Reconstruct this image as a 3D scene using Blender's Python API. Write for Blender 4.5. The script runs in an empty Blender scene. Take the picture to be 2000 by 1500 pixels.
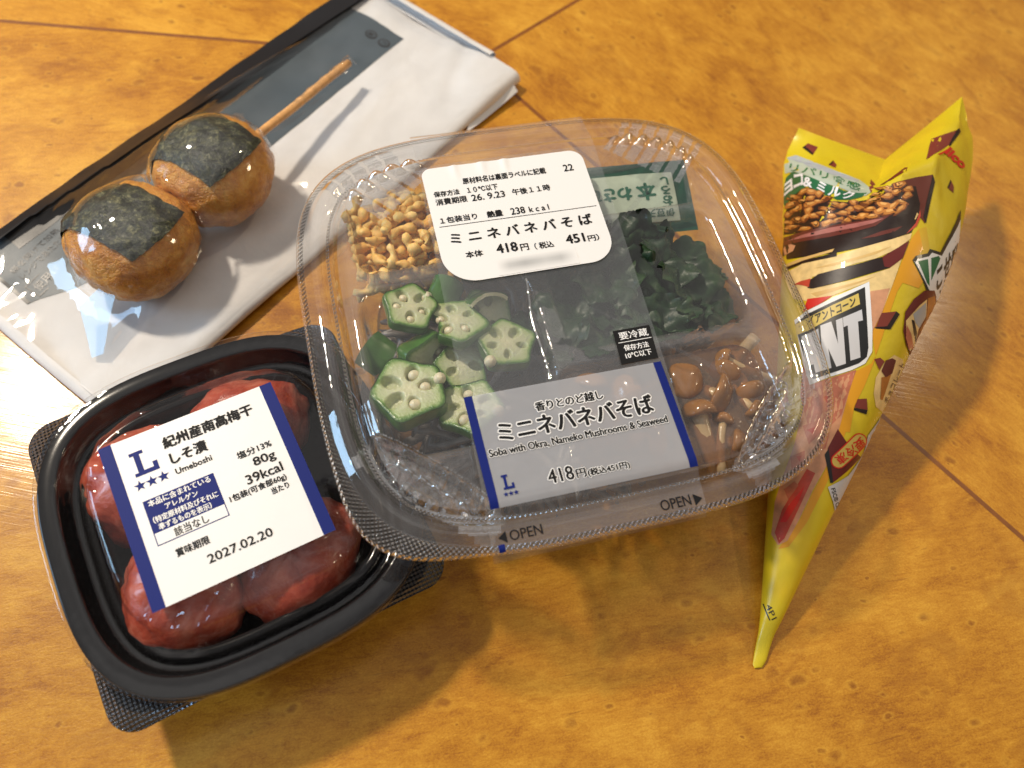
import bpy, bmesh, math, random
from mathutils import Vector, Matrix, noise
from mathutils.bvhtree import BVHTree
from mathutils.geometry import tessellate_polygon

S = 0.01                                    # everything below is written in centimetres
SC = bpy.context.scene
COL = SC.collection
pi, sin, cos = math.pi, math.sin, math.cos

# ---------------------------------------------------------------- camera
cd = bpy.data.cameras.new('camera')
cam = bpy.data.objects.new('camera', cd)
COL.objects.link(cam)
cd.sensor_width = 36.0
cd.lens = 28.8
cd.clip_start = 0.01
cd.clip_end = 30.0
cd.dof.use_dof = True
cd.dof.focus_distance = 0.232
cd.dof.aperture_fstop = 11.0
RM = ((0.981627183, -0.190808995, 0.0), (0.16924965, 0.870713946, -0.461748613), (0.088105789, 0.453264991, 0.887010833))
cam.matrix_world = Matrix.Translation((0, 0, 24 * S)) @ Matrix(RM).to_4x4()
SC.camera = cam

# ---------------------------------------------------------------- room light
w = bpy.data.worlds.new('World')
SC.world = w
w.use_nodes = True
nt = w.node_tree
nt.nodes.clear()
N = nt.nodes.new
wo = N('ShaderNodeOutputWorld'); bg = N('ShaderNodeBackground'); tc = N('ShaderNodeTexCoord')
sep = N('ShaderNodeSeparateXYZ'); rp = N('ShaderNodeValToRGB'); nz = N('ShaderNodeTexNoise'); mx = N('ShaderNodeMix')
mp = N('ShaderNodeMapRange')
mp.inputs[1].default_value = -1.0
nt.links.new(tc.outputs['Generated'], sep.inputs[0])
nt.links.new(sep.outputs[2], mp.inputs[0])
nt.links.new(mp.outputs[0], rp.inputs[0])
for p, c in ((0.0, (.05, .035, .02)), (.5, (.10, .08, .065)), (.72, (.36, .32, .29)), (1.0, (.40, .37, .35))):
    e = rp.color_ramp.elements.new(p); e.color = (*c, 1)
rp.color_ramp.elements.remove(rp.color_ramp.elements[0])
nz.inputs['Scale'].default_value = 2.2
nz.inputs['Detail'].default_value = 1.0
nt.links.new(tc.outputs['Generated'], nz.inputs['Vector'])
mx.data_type = 'RGBA'; mx.blend_type = 'MULTIPLY'
mx.inputs[0].default_value = .75
nr = N('ShaderNodeValToRGB')
nr.color_ramp.elements[0].position = .38; nr.color_ramp.elements[0].color = (.25, .25, .27, 1)
nr.color_ramp.elements[1].position = .62; nr.color_ramp.elements[1].color = (1.35, 1.3, 1.25, 1)
nt.links.new(nz.outputs[0], nr.inputs[0])
nt.links.new(rp.outputs[0], mx.inputs[6]); nt.links.new(nr.outputs[0], mx.inputs[7])
nt.links.new(mx.outputs[2], bg.inputs[0])
bg.inputs[1].default_value = 0.62
nt.links.new(bg.outputs[0], wo.inputs[0])

def lamp(name, pos, target, power, size, color, size_y=None, shape='DISK'):
    l = bpy.data.lights.new(name, 'AREA')
    l.shape = shape; l.size = size * S
    if size_y: l.size_y = size_y * S
    l.energy = power; l.color = color
    o = bpy.data.objects.new(name, l); COL.objects.link(o)
    o.location = Vector(pos) * S
    o.rotation_euler = (Vector(target) - Vector(pos)).to_track_quat('-Z', 'Y').to_euler()
    return o
lamp('ceiling_lamp', (-67, 43, 88), (0, 12, 0), 12.2, 8.5, (1.0, .87, .70))
lamp('window_light', (-165, -20, 62), (-4, 12, 0), 15.0, 54, (.46, .72, 1.0), 66, 'RECTANGLE')
lamp('far_ceiling_lamp', (120, 165, 190), (0, 12, 0), 7.0, 9, (1.0, .80, .55))
lamp('added_glint_lamp', (160, 62, 84), (0, 12, 0), 4.5, 24, (1.0, .80, .52))  # added low warm light, draws gold glints along the right-hand rims

SC.view_settings.view_transform = 'Standard'
SC.view_settings.look = 'None'
SC.view_settings.exposure = 0.0
SC.view_settings.gamma = 1.0
SC.view_settings.use_curve_mapping = False
SC.render.engine = 'CYCLES'
cy = SC.cycles
cy.max_bounces = 14; cy.diffuse_bounces = 4; cy.glossy_bounces = 4; cy.transmission_bounces = 8
cy.transparent_max_bounces = 40
cy.caustics_reflective = False; cy.caustics_refractive = False
cy.sample_clamp_indirect = 3.0
cy.use_denoising = True

# ---------------------------------------------------------------- helpers
class MB:
    """collects vertices and faces (cm) and links them as one mesh object"""
    def __init__(s):
        s.v = []; s.f = []; s.m = []; s.uv = {}
    def add(s, vs, fs, mi=0, uvs=None):
        b = len(s.v)
        s.v += [tuple(p) for p in vs]
        for f in fs:
            s.f.append(tuple(i + b for i in f)); s.m.append(mi)
        if uvs:
            for i, u in enumerate(uvs): s.uv[b + i] = u
    def grid(s, rows, mi=0, close=False, uvs=None, flip=False):
        n = len(rows[0]); b = len(s.v)
        for r in rows: s.v += [tuple(p) for p in r]
        if uvs:
            k = 0
            for r in uvs:
                for u in r: s.uv[b + k] = u; k += 1
        for i in range(len(rows) - 1):
            m = mi(i) if callable(mi) else mi
            for j in range(n if close else n - 1):
                a = b + i * n + j; c = b + i * n + (j + 1) % n
                q = (a, c, c + n, a + n)
                s.f.append(q[::-1] if flip else q); s.m.append(m)
    def ngon(s, pts, mi=0, up=True):
        b = len(s.v); s.v += [tuple(p) for p in pts]
        f = tuple(range(b, b + len(pts)))
        s.f.append(f if up else f[::-1]); s.m.append(mi)
    def box(s, c, d, mi=0):
        x, y, z = c; a, b_, h = d[0] / 2, d[1] / 2, d[2] / 2
        vs = [(x + i * a, y + j * b_, z + k * h) for k in (-1, 1) for j in (-1, 1) for i in (-1, 1)]
        s.add(vs, [(0, 2, 3, 1), (4, 5, 7, 6), (0, 1, 5, 4), (2, 6, 7, 3), (0, 4, 6, 2), (1, 3, 7, 5)], mi)
    def tube(s, pts, rads, mi=0, n=10, caps=True):
        rows = []
        pts = [Vector(p) for p in pts]
        up = Vector((.13, .21, 1)).normalized()
        for i, p in enumerate(pts):
            t = (pts[min(i + 1, len(pts) - 1)] - pts[max(i - 1, 0)]).normalized()
            a = t.cross(up)
            if a.length < .1: a = t.cross(Vector((1, 0, 0)))
            a.normalize(); b = t.cross(a)
            r = rads[i] if isinstance(rads, (list, tuple)) else rads
            rows.append([p + r * (cos(2 * pi * k / n) * a + sin(2 * pi * k / n) * b) for k in range(n)])
        if caps:
            rows = [[pts[0]] * n] + rows + [[pts[-1]] * n]
        s.grid(rows, mi, True)
    def build(s, name, mats, parent=None, smooth=True, sharp=None, weld=False):
        me = bpy.data.meshes.new(name)
        me.from_pydata([(x * S, y * S, z * S) for x, y, z in s.v], [], s.f)
        if not isinstance(mats, (list, tuple)): mats = [mats]
        for m in mats: me.materials.append(m)
        me.polygons.foreach_set('material_index', s.m)
        me.polygons.foreach_set('use_smooth', [smooth] * len(s.f))
        if s.uv:
            ul = me.uv_layers.new(name='UVMap')
            for l in me.loops: ul.data[l.index].uv = s.uv.get(l.vertex_index, (0, 0))
        if weld:
            bm = bmesh.new(); bm.from_mesh(me)
            bmesh.ops.remove_doubles(bm, verts=bm.verts, dist=2e-6); bm.to_mesh(me); bm.free()
        me.validate(); me.update()
        if sharp: me.set_sharp_from_angle(angle=math.radians(sharp))
        o = bpy.data.objects.new(name, me); COL.objects.link(o)
        if parent is not None: o.parent = parent
        return o

def tag(o, label=None, cat=None, group=None, kind=None):
    if label: o['label'] = label
    if cat: o['category'] = cat
    if group: o['group'] = group
    if kind: o['kind'] = kind
    return o
def empty(name, loc, rz=0.0, label=None, cat=None, group=None):
    o = bpy.data.objects.new(name, None); COL.objects.link(o)
    o.empty_display_size = .01
    o.location = Vector(loc) * S; o.rotation_euler = (0, 0, math.radians(rz))
    return tag(o, label, cat, group)
def copy_thing(o, parent=None):
    c = o.copy(); COL.objects.link(c)
    if parent is not None: c.parent = parent
    for ch in list(o.children): copy_thing(ch, c)
    return c
def sst(a, b, x):
    t = max(0.0, min(1.0, (x - a) / (b - a))); return t * t * (3 - 2 * t)
def nz3(x, y, z): return noise.noise(Vector((x, y, z)))
def fb(x, y, z, o=3): return noise.fractal(Vector((x, y, z)), .7, 2.1, o)

# ---------------------------------------------------------------- text
TXT = {}
def glyphs(s, bold):
    """triangles of a line of type, scaled so that its ink fills 0..1 by 0..1"""
    if (s, bold) in TXT: return TXT[(s, bold)]
    c = bpy.data.curves.new('lettering', 'FONT'); c.body = s; c.size = 1; c.offset = bold; c.resolution_u = 3
    o = bpy.data.objects.new('lettering', c); COL.objects.link(o)
    bpy.context.view_layer.update()
    me = bpy.data.meshes.new_from_object(o.evaluated_get(bpy.context.evaluated_depsgraph_get()))
    vs = [(v.co.x, v.co.y) for v in me.vertices]; fs = [tuple(p.vertices) for p in me.polygons]
    bpy.data.objects.remove(o); bpy.data.curves.remove(c); bpy.data.meshes.remove(me)
    x0 = min(v[0] for v in vs) + bold; x1 = max(v[0] for v in vs) - bold
    y0 = min(v[1] for v in vs) + bold; y1 = max(v[1] for v in vs) - bold
    vs = [((x - x0) / (x1 - x0), (y - y0) / (y1 - y0)) for x, y in vs]
    TXT[(s, bold)] = (vs, fs)
    return TXT[(s, bold)]
def put_text(mb, s, rect, z, mi, bold=0.0, warp=None, halo=0.0):
    """a line of type filling rect; bold (cm) thickens every stroke by overprinting, halo (cm) is an outline all round"""
    vs, fs = glyphs(s, 0.0)
    x0, y0, x1, y1 = rect
    if halo: sh = [(halo * cos(pi * k / 6), halo * sin(pi * k / 6)) for k in range(12)] + [(0, 0)]
    elif bold: sh = [(-bold, 0), (bold, 0), (0, -bold * .6), (0, bold * .6), (0, 0)]
    else: sh = [(0, 0)]
    for n_, (dx, dy) in enumerate(sh):
        P = [(x0 + u * (x1 - x0) + dx, y0 + v * (y1 - y0) + dy, z + .0003 * n_) for u, v in vs]
        if warp: P = [warp(*p) for p in P]
        mb.add(P, fs, mi)
def put_quad(mb, pts, z, mi, warp=None):
    P = [(x, y, z) for x, y in pts]
    if warp: P = [warp(*p) for p in P]
    mb.ngon(P, mi)
def star(cx, cy, r):
    return [(cx + (r if k % 2 == 0 else r * .42) * sin(k * pi / 5), cy + (r if k % 2 == 0 else r * .42) * cos(k * pi / 5)) for k in range(10)]
def rrect(x0, y0, x1, y1, r, n=8):
    if not isinstance(r, (list, tuple)): r = [r] * 4      # bl, br, tr, tl
    P = []
    for (cx, cy, a), q in zip(((x0, y0, 180), (x1, y0, 270), (x1, y1, 0), (x0, y1, 90)), r):
        ox = cx + (q if cx == x0 else -q); oy = cy + (q if cy == y0 else -q)
        for k in range(n + 1):
            t = math.radians(a + 90 * k / n); P.append((ox + q * cos(t), oy + q * sin(t)))
    return P

# ---------------------------------------------------------------- materials
class NT:
    def __init__(s, name):
        s.m = bpy.data.materials.new(name); s.m.use_nodes = True
        s.t = s.m.node_tree; s.t.nodes.clear()
        s.out = s.t.nodes.new('ShaderNodeOutputMaterial')
    def n(s, typ, ins=None, **kw):
        nd = s.t.nodes.new('ShaderNode' + typ)
        for k, v in kw.items(): setattr(nd, k, v)
        for k, v in (ins or {}).items():
            if isinstance(v, bpy.types.NodeSocket): s.t.links.new(v, nd.inputs[k])
            elif isinstance(v, tuple) and len(v) == 3 and nd.inputs[k].type == 'RGBA': nd.inputs[k].default_value = (*v, 1)
            else: nd.inputs[k].default_value = v
        return nd
    def math(s, op, a, b=0.0, c=0.0):
        return s.n('Math', {0: a, 1: b, 2: c}, operation=op).outputs[0]
    def ramp(s, fac, stops):
        nd = s.n('ValToRGB', {0: fac}); r = nd.color_ramp
        while len(r.elements) > 1: r.elements.remove(r.elements[-1])
        r.elements[0].position = stops[0][0]; r.elements[0].color = (*stops[0][1], 1)
        for p, c in stops[1:]:
            e = r.elements.new(p); e.color = (*c, 1)
        return nd.outputs[0]
    def mix(s, fac, a, b, mode='MIX'):
        nd = s.n('Mix', data_type='RGBA', blend_type=mode)
        for k, v in ((0, fac), (6, a), (7, b)):
            if isinstance(v, bpy.types.NodeSocket): s.t.links.new(v, nd.inputs[k])
            elif isinstance(v, tuple): nd.inputs[k].default_value = (*v, 1)
            else: nd.inputs[k].default_value = v
        return nd.outputs[2]
    def coords(s, kind='Object', scale=100.0, off=(0, 0, 0), sc=None):
        t = s.n('TexCoord')
        mpn = s.n('Mapping', {'Vector': t.outputs[kind]})
        mpn.inputs['Scale'].default_value = sc or (scale, scale, scale)
        mpn.inputs['Location'].default_value = off
        return mpn.outputs[0]
    def noise(s, vec, scale, detail=3.0, rough=.55, dist=0.0):
        return s.n('TexNoise', {'Vector': vec, 'Scale': scale, 'Detail': detail, 'Roughness': rough, 'Distortion': dist})
    def bump(s, h, strength=.3, dist=.1, normal=None):
        ins = {'Height': h, 'Strength': strength, 'Distance': dist * S}
        if normal is not None: ins['Normal'] = normal
        return s.n('Bump', ins).outputs[0]
    def done(s, sh):
        s.t.links.new(sh, s.out.inputs[0]); return s.m
    def principled(s, **kw):
        ins = {}
        for k, v in kw.items():
            ins[{'color': 'Base Color', 'rough': 'Roughness', 'spec': 'Specular IOR Level', 'sss': 'Subsurface Weight', 'coat': 'Coat Weight', 'coat_rough': 'Coat Roughness',
                 'metal': 'Metallic', 'normal': 'Normal', 'coat_normal': 'Coat Normal', 'trans': 'Transmission Weight', 'alpha': 'Alpha', 'sheen': 'Sheen Weight'}.get(k, k)] = v
        nd = s.n('BsdfPrincipled', ins)
        return nd
def solid(name, color, rough=.5, spec=.5, var=0.0, scale=3.0, bumpy=0.0, bscale=20.0, sss=0.0, coat=0.0, metal=0.0, sssr=.3):
    t = NT(name); c = color
    v = t.coords()
    if var:
        nn = t.noise(v, scale, 4.0)
        c = t.mix(t.math('MULTIPLY_ADD', nn.outputs[0], 2.0, -.5), tuple(x * (1 - var) for x in color), tuple(min(1, x * (1 + var)) for x in color))
    kw = dict(color=c, rough=rough, spec=spec, sss=sss, coat=coat, metal=metal)
    if bumpy: kw['normal'] = t.bump(t.noise(v, bscale, 4.0).outputs[0], bumpy, .05)
    p = t.principled(**kw)
    if sss:
        p.inputs['Subsurface Radius'].default_value = (1, .5, .3); p.inputs['Subsurface Scale'].default_value = sssr * S
    return t.done(p.outputs[0])
def clear(name, tint=(1, 1, 1), k=1.7, rough=.05, haze=.03, hazecol=(.8, .8, .8), bump=None):
    """thin clear sheet: lets light straight through, reflects by Fresnel at both faces, a little milky"""
    t = NT(name)
    nrm = bump(t) if bump else None
    lw = t.n('LayerWeight', {'Blend': .5} if nrm is None else {'Blend': .5, 'Normal': nrm})
    f = t.math('POWER', lw.outputs['Facing'], 5.0)
    f = t.math('MULTIPLY_ADD', f, .9 * k, .04 * k)
    f = t.n('Clamp', {0: f, 1: 0.0, 2: .93}).outputs[0]
    gi = {'Color': (1, 1, 1), 'Roughness': rough}
    di = {'Color': hazecol}
    if nrm is not None: gi['Normal'] = nrm; di['Normal'] = nrm
    g = t.n('BsdfGlossy', gi); tr = t.n('BsdfTransparent', {'Color': tint}); d = t.n('BsdfDiffuse', di)
    a = t.n('MixShader', {0: haze, 1: tr.outputs[0], 2: d.outputs[0]})
    return t.done(t.n('MixShader', {0: f, 1: a.outputs[0], 2: g.outputs[0]}).outputs[0])

def bead_bump(period_u, period_v, strength=.9, dist=.06):
    def fn(t):
        tc_ = t.n('TexCoord'); sx = t.n('SeparateXYZ', {0: tc_.outputs['UV']})
        a = t.math('SINE', t.math('MULTIPLY', sx.outputs[0], 2 * pi / period_u))
        b = t.math('SINE', t.math('MULTIPLY', sx.outputs[1], 2 * pi / period_v))
        return t.bump(t.math('MULTIPLY', a, b), strength, dist)
    return fn
def wob_bump(scale, strength, dist=.1, detail=2.0):
    def fn(t):
        v = t.coords()
        return t.bump(t.noise(v, scale, detail).outputs[0], strength, dist)
    return fn

# wood: bird's-eye veneer under satin lacquer
def make_wood():
    t = NT('maple_burl_veneer')
    tcn = t.n('TexCoord')
    def uv(sx, sy, off=0.0):
        mpn = t.n('Mapping', {'Vector': tcn.outputs['UV']})
        mpn.inputs['Scale'].default_value = (sx, sy, 1); mpn.inputs['Location'].default_value = (off, off * .7, 0)
        return mpn.outputs[0]
    big = t.noise(uv(.13, .20), 1.0, 4.0, .55, .5)
    mid = t.noise(uv(.50, .85, 7), 1.0, 5.0, .62, .7)
    fine = t.noise(uv(2.2, 7.5, 3), 1.0, 5.0, .7, .5)
    pore = t.noise(uv(14.0, 19.0, 5), 1.0, 3.0, .65, .3)
    f = t.math('ADD', t.math('MULTIPLY', big.outputs[0], .28), t.math('MULTIPLY', mid.outputs[0], .32))
    f = t.math('ADD', f, t.math('MULTIPLY', fine.outputs[0], .24))
    f = t.math('ADD', f, t.math('MULTIPLY', pore.outputs[0], .22))
    col = t.ramp(f, [(.38, (.235, .074, .004)), (.45, (.365, .136, .0075)), (.50, (.46, .192, .011)), (.55, (.535, .240, .017)), (.62, (.64, .32, .030))])
    # bird's eyes: small dark dots with a pale rim, in loose flocks
    warp = t.noise(uv(1.6, 1.6, 2), 1.0, 3.0)
    flock = t.noise(uv(.22, .32, 31), 1.0, 3.0, .6, .5)
    fl = t.ramp(flock.outputs[0], [(.36, (0, 0, 0)), (.52, (1, 1, 1))])
    flv = t.n('RGBToBW', {0: fl}).outputs[0]
    def eyes(su, sv, amt, lim, off):
        wv = t.n('VectorMath', {0: uv(su, sv, off), 1: t.n('VectorMath', {0: warp.outputs[1], 3: amt}, operation='SCALE').outputs[0]}, operation='ADD')
        vor = t.n('TexVoronoi', {'Vector': wv.outputs[0], 'Scale': 1.0, 'Randomness': 1.0})
        sepc = t.n('SeparateColor', {0: vor.outputs['Color']})
        on = t.math('GREATER_THAN', sepc.outputs[0], lim)
        rad = t.math('MULTIPLY', vor.outputs['Distance'], t.math('MULTIPLY_ADD', sepc.outputs[1], 1.3, .45))
        dk = t.ramp(rad, [(.0, (.5, .5, .5)), (.06, (1, 1, 1)), (.13, (.35, .35, .35)), (.17, (0, 0, 0)), (1, (0, 0, 0))])
        lt = t.ramp(rad, [(.10, (0, 0, 0)), (.17, (1, 1, 1)), (.26, (0, 0, 0))])
        g = t.math('MULTIPLY', on, flv)
        return t.math('MULTIPLY', t.n('RGBToBW', {0: dk}).outputs[0], g), t.math('MULTIPLY', t.n('RGBToBW', {0: lt}).outputs[0], g)
    d1, l1 = eyes(1.25, 1.9, .55, .25, 0)
    d2, l2 = eyes(.72, 1.0, .7, .55, 13)
    col = t.mix(t.math('MULTIPLY', l1, .32), col, (.68, .36, .035))
    col = t.mix(t.math('MULTIPLY', l2, .22), col, (.68, .36, .035))
    col = t.mix(t.math('MULTIPLY', d1, .55), col, (.16, .042, .003))
    col = t.mix(t.math('MULTIPLY', d2, .42), col, (.18, .05, .004))
    dash = t.noise(uv(.65, 6.5, 11), 1.0, 3.0, .5, .9)
    dm = t.ramp(dash.outputs[0], [(.67, (0, 0, 0)), (.75, (1, 1, 1))])
    col = t.mix(t.math('MULTIPLY', t.n('RGBToBW', {0: dm}).outputs[0], .40), col, (.19, .055, .004))
    patch = t.noise(uv(.50, .62, 23), 1.0, 4.0, .6, 1.0)
    pm = t.ramp(patch.outputs[0], [(.56, (0, 0, 0)), (.68, (1, 1, 1))])
    col = t.mix(t.math('MULTIPLY', t.n('RGBToBW', {0: pm}).outputs[0], .36), col, (.30, .105, .008))
    # hairline scratches in the lacquer: two sets of stretched noise
    v1 = t.n('Mapping', {'Vector': tcn.outputs['Object']}); v1.inputs['Rotation'].default_value = (0, 0, .9); v1.inputs['Scale'].default_value = (40, 2600, 1)
    v2 = t.n('Mapping', {'Vector': tcn.outputs['Object']}); v2.inputs['Rotation'].default_value = (0, 0, -.5); v2.inputs['Scale'].default_value = (50, 2400, 1)
    s1 = t.noise(v1.outputs[0], 1.0, 1.0); s2 = t.noise(v2.outputs[0], 1.0, 1.0)
    sc_ = t.math('ADD', s1.outputs[0], s2.outputs[0])
    cn = t.bump(sc_, .10, .02)
    bn = t.bump(t.math('ADD', t.math('MULTIPLY', pore.outputs[0], .6), t.math('MULTIPLY', fine.outputs[0], .6)), .30, .05)
    p = t.principled(color=col, rough=.42, spec=.25, coat=.32, coat_rough=.15, normal=bn, coat_normal=cn)
    return t.done(p.outputs[0])

M = {}
M['wood'] = make_wood()
M['inlay'] = solid('dark_wood_joint', (.21, .065, .006), .4, var=.25, scale=2)
M['lid'] = clear('clear_lid_plastic', tint=(.95, .95, .955), k=1.6, rough=.04, haze=.010, bump=wob_bump(1.1, .3, .08))
M['lid_bead'] = clear('beaded_lid_plastic', k=3.2, rough=.06, haze=.10, bump=bead_bump(.14, .14, 1.0, .10))
M['lid_rib'] = clear('ribbed_lid_plastic', tint=(.86, .86, .86), k=7.5, rough=.04, haze=.07, bump=wob_bump(2.5, .3, .1))
M['bowl'] = clear('clear_bowl_plastic', tint=(.95, .95, .955), k=1.5, rough=.05, haze=.05, hazecol=(.80, .74, .72))
M['insert'] = clear('clear_insert_plastic', tint=(.95, .95, .955), k=2.4, rough=.05, haze=.075, hazecol=(.80, .75, .73), bump=wob_bump(2.0, .35, .08))
M['band'] = clear('wrap_band_film', k=1.4, rough=.09, haze=.055, hazecol=(.75, .78, .82), bump=wob_bump(.8, .25, .08))
M['frost'] = clear('frosted_print_white', k=1.5, rough=.12, haze=.46, hazecol=(.56, .57, .61), bump=wob_bump(.8, .25, .08))
M['blue'] = solid('navy_ink', (.004, .014, .150), .55, .18)
M['ink'] = solid('black_ink', (.008, .008, .009), .6, .2)
M['white'] = solid('white_ink', (.80, .80, .80), .4)
M['label'] = solid('white_label_paper', (.80, .79, .78), .42, bumpy=.06, bscale=3)
M['smudge'] = None
t_ = NT('pale_label_with_grey_smudge')
vv = t_.coords('UV', 1.0)
gs = t_.n('SeparateXYZ', {0: vv})
gx = t_.ramp(gs.outputs[0], [(0, (0, 0, 0)), (.15, (.75, .75, .75)), (.35, (1, 1, 1)), (.6, (.7, .7, .7)), (.8, (.85, .85, .85)), (1, (0, 0, 0))])
gy = t_.ramp(gs.outputs[1], [(0, (0, 0, 0)), (.45, (1, 1, 1)), (.6, (1, 1, 1)), (1, (0, 0, 0))])
gm = t_.math('MULTIPLY', t_.n('RGBToBW', {0: gx}).outputs[0], t_.n('RGBToBW', {0: gy}).outputs[0])
M['smudge'] = t_.done(t_.principled(color=t_.mix(gm, (.80, .79, .78), (.43, .43, .43)), rough=.42).outputs[0])
M['black'] = solid('black_tray_plastic', (.0045, .0045, .005), .12, .24)
def flange_mat():
    t = NT('black_plastic_with_glints')
    tcn = t.n('TexCoord'); sx = t.n('SeparateXYZ', {0: tcn.outputs['Object']})
    a = t.math('SINE', t.math('MULTIPLY', t.math('ADD', sx.outputs[0], sx.outputs[1]), 100 * 2 * pi / .21))
    b = t.math('SINE', t.math('MULTIPLY', t.math('SUBTRACT', sx.outputs[0], sx.outputs[1]), 100 * 2 * pi / .21))
    n_ = t.bump(t.math('MULTIPLY', a, b), 1.0, .16)
    return t.done(t.principled(color=(.26, .275, .30), metal=.75, rough=.17, spec=.8, normal=n_).outputs[0])  # pale metallic tone stands in for glints on the black beads
M['flange'] = flange_mat()
M['umelid'] = clear('plum_lid_plastic', k=1.0, rough=.035, haze=.004, hazecol=(.8, .7, .7), bump=wob_bump(1.4, .22, .08))
def plum_mat():
    t = NT('pickled_plum_skin'); v = t.coords()
    a = t.noise(v, 1.1, 4.0, .6, .6); b = t.noise(v, 5.0, 5.0, .6, .4)
    col = t.ramp(a.outputs[0], [(.3, (.24, .026, .012)), (.5, (.38, .065, .033)), (.7, (.52, .16, .10))])
    n_ = t.bump(b.outputs[0], .5, .08)
    p = t.principled(color=col, rough=.27, spec=.5, sss=.25, coat=.3, coat_rough=.12, normal=n_)
    p.inputs['Subsurface Radius'].default_value = (1, .25, .12); p.inputs['Subsurface Scale'].default_value = .004
    return t.done(p.outputs[0])
M['plum'] = plum_mat()
def paper_mat():
    t = NT('white_wrapping_paper'); v = t.coords()
    a = t.noise(v, .5, 5.0, .6, .5); b = t.noise(v, 14, 3.0)
    col = t.ramp(a.outputs[0], [(.3, (.62, .605, .595)), (.7, (.70, .685, .675))])
    n_ = t.bump(t.math('ADD', a.outputs[0], t.math('MULTIPLY', b.outputs[0], .05)), .22, .25)
    return t.done(t.principled(color=col, rough=.55, spec=.3, normal=n_).outputs[0])
M['paper'] = paper_mat()
M['slate'] = solid('dark_print_with_sheen', (.048, .070, .088), .45, var=.15, scale=.6)  # near-black print, its colour lightened for the reflection on the film above
M['slateink'] = solid('black_fold_print', (.006, .006, .008), .35)
M['filmfold'] = clear('folded_bag_film', k=1.1, rough=.12, haze=.03, hazecol=(.7, .72, .76), tint=(.58, .62, .68))  # blue-grey tint put in so the facet shows the window's reflected blue
M['film'] = clear('clear_bag_film', k=1.2, rough=.05, haze=.015, hazecol=(.7, .72, .76), bump=wob_bump(.7, .06, .12, 3.0))
def mochi_mat():
    t = NT('fried_rice_cake'); v = t.coords()
    a = t.noise(v, .9, 5.0, .6, .8); b = t.noise(v, 4.2, 5.0, .65, .5); c = t.noise(v, 16, 3.0)
    col = t.ramp(t.math('ADD', t.math('MULTIPLY', a.outputs[0], .55), t.math('MULTIPLY', b.outputs[0], .45)),
                 [(.34, (.34, .115, .014)), (.45, (.54, .21, .024)), (.55, (.66, .30, .042)), (.68, (.78, .46, .12))])
    n_ = t.bump(t.math('ADD', b.outputs[0], t.math('MULTIPLY', c.outputs[0], .35)), .8, .18)
    p = t.principled(color=col, rough=.34, spec=.5, sss=.22, coat=.35, coat_rough=.16, normal=n_)
    p.inputs['Subsurface Radius'].default_value = (1, .4, .15); p.inputs['Subsurface Scale'].default_value = .003
    return t.done(p.outputs[0])
M['mochi'] = mochi_mat()
def nori_mat():
    t = NT('toasted_seaweed'); v = t.coords()
    a = t.noise(v, 1.6, 6.0, .75, 1.0); b = t.noise(v, 6.0, 5.0, .75, .8)
    col = t.ramp(t.math('ADD', t.math('MULTIPLY', a.outputs[0], .5), t.math('MULTIPLY', b.outputs[0], .5)),
                 [(.40, (.004, .005, .003)), (.48, (.012, .015, .008)), (.54, (.050, .055, .027)), (.62, (.20, .19, .095))])
    n_ = t.bump(b.outputs[0], .7, .06)
    return t.done(t.principled(color=col, rough=.42, spec=.45, normal=n_).outputs[0])
M['nori'] = nori_mat()
M['bamboo'] = solid('bamboo_skewer_wood', (.62, .33, .12), .5, var=.25, scale=4)
def crumb_mat():
    t = NT('tempura_crumb'); v = t.coords()
    oi = t.n('ObjectInfo')
    a = t.noise(v, 6.0, 4.0)
    col = t.ramp(t.math('ADD', t.math('MULTIPLY', a.outputs[0], .6), t.math('MULTIPLY', oi.outputs['Random'], .4)),
                 [(.25, (.78, .42, .095)), (.5, (.88, .56, .16)), (.75, (.92, .68, .28))])
    p = t.principled(color=col, rough=.5, spec=.35, sss=.35, normal=t.bump(a.outputs[0], .4, .05))
    p.inputs['Subsurface Radius'].default_value = (1, .6, .3); p.inputs['Subsurface Scale'].default_value = .0015
    return t.done(p.outputs[0])
M['crumb'] = crumb_mat()
def okra_flesh():
    t = NT('okra_flesh'); tcn = t.n('TexCoord'); sx = t.n('SeparateXYZ', {0: tcn.outputs['UV']})
    nn = t.noise(t.coords(), 7.0, 4.0)
    r = t.math('ADD', sx.outputs[0], t.math('MULTIPLY_ADD', nn.outputs[0], .16, -.08))
    col = t.ramp(r, [(0, (.62, .60, .38)), (.25, (.52, .53, .33)), (.6, (.47, .50, .30)), (.82, (.38, .45, .21)), (.91, (.13, .25, .045)), (.96, (.045, .125, .012))])
    p = t.principled(color=col, rough=.30, spec=.45, sss=.25, coat=.2, coat_rough=.12, normal=t.bump(t.noise(t.coords(), 11.0, 3.0).outputs[0], .55, .06))
    p.inputs['Subsurface Radius'].default_value = (.8, 1, .4); p.inputs['Subsurface Scale'].default_value = .0025
    return t.done(p.outputs[0])
M['okra'] = okra_flesh()
M['rind'] = solid('okra_green_rind', (.042, .125, .012), .3, var=.35, scale=2.0, coat=.3)
M['oseed'] = solid('okra_seed_cream', (.70, .64, .44), .35, var=.12, scale=5, sss=.2, sssr=.1)
def wak_mat():
    t = NT('wakame_leaf'); v = t.coords(); a = t.noise(v, 1.6, 5.0, .6, .7)
    col = t.ramp(a.outputs[0], [(.3, (.005, .016, .006)), (.55, (.014, .042, .014)), (.75, (.035, .080, .020))])
    return t.done(t.principled(color=col, rough=.42, spec=.35, normal=t.bump(a.outputs[0], .4, .1)).outputs[0])
M['wakame'] = wak_mat()
M['ncap'] = solid('nameko_cap_amber', (.30, .13, .028), .16, .6, var=.3, scale=1.5, coat=.5, sss=.15, sssr=.3)
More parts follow.
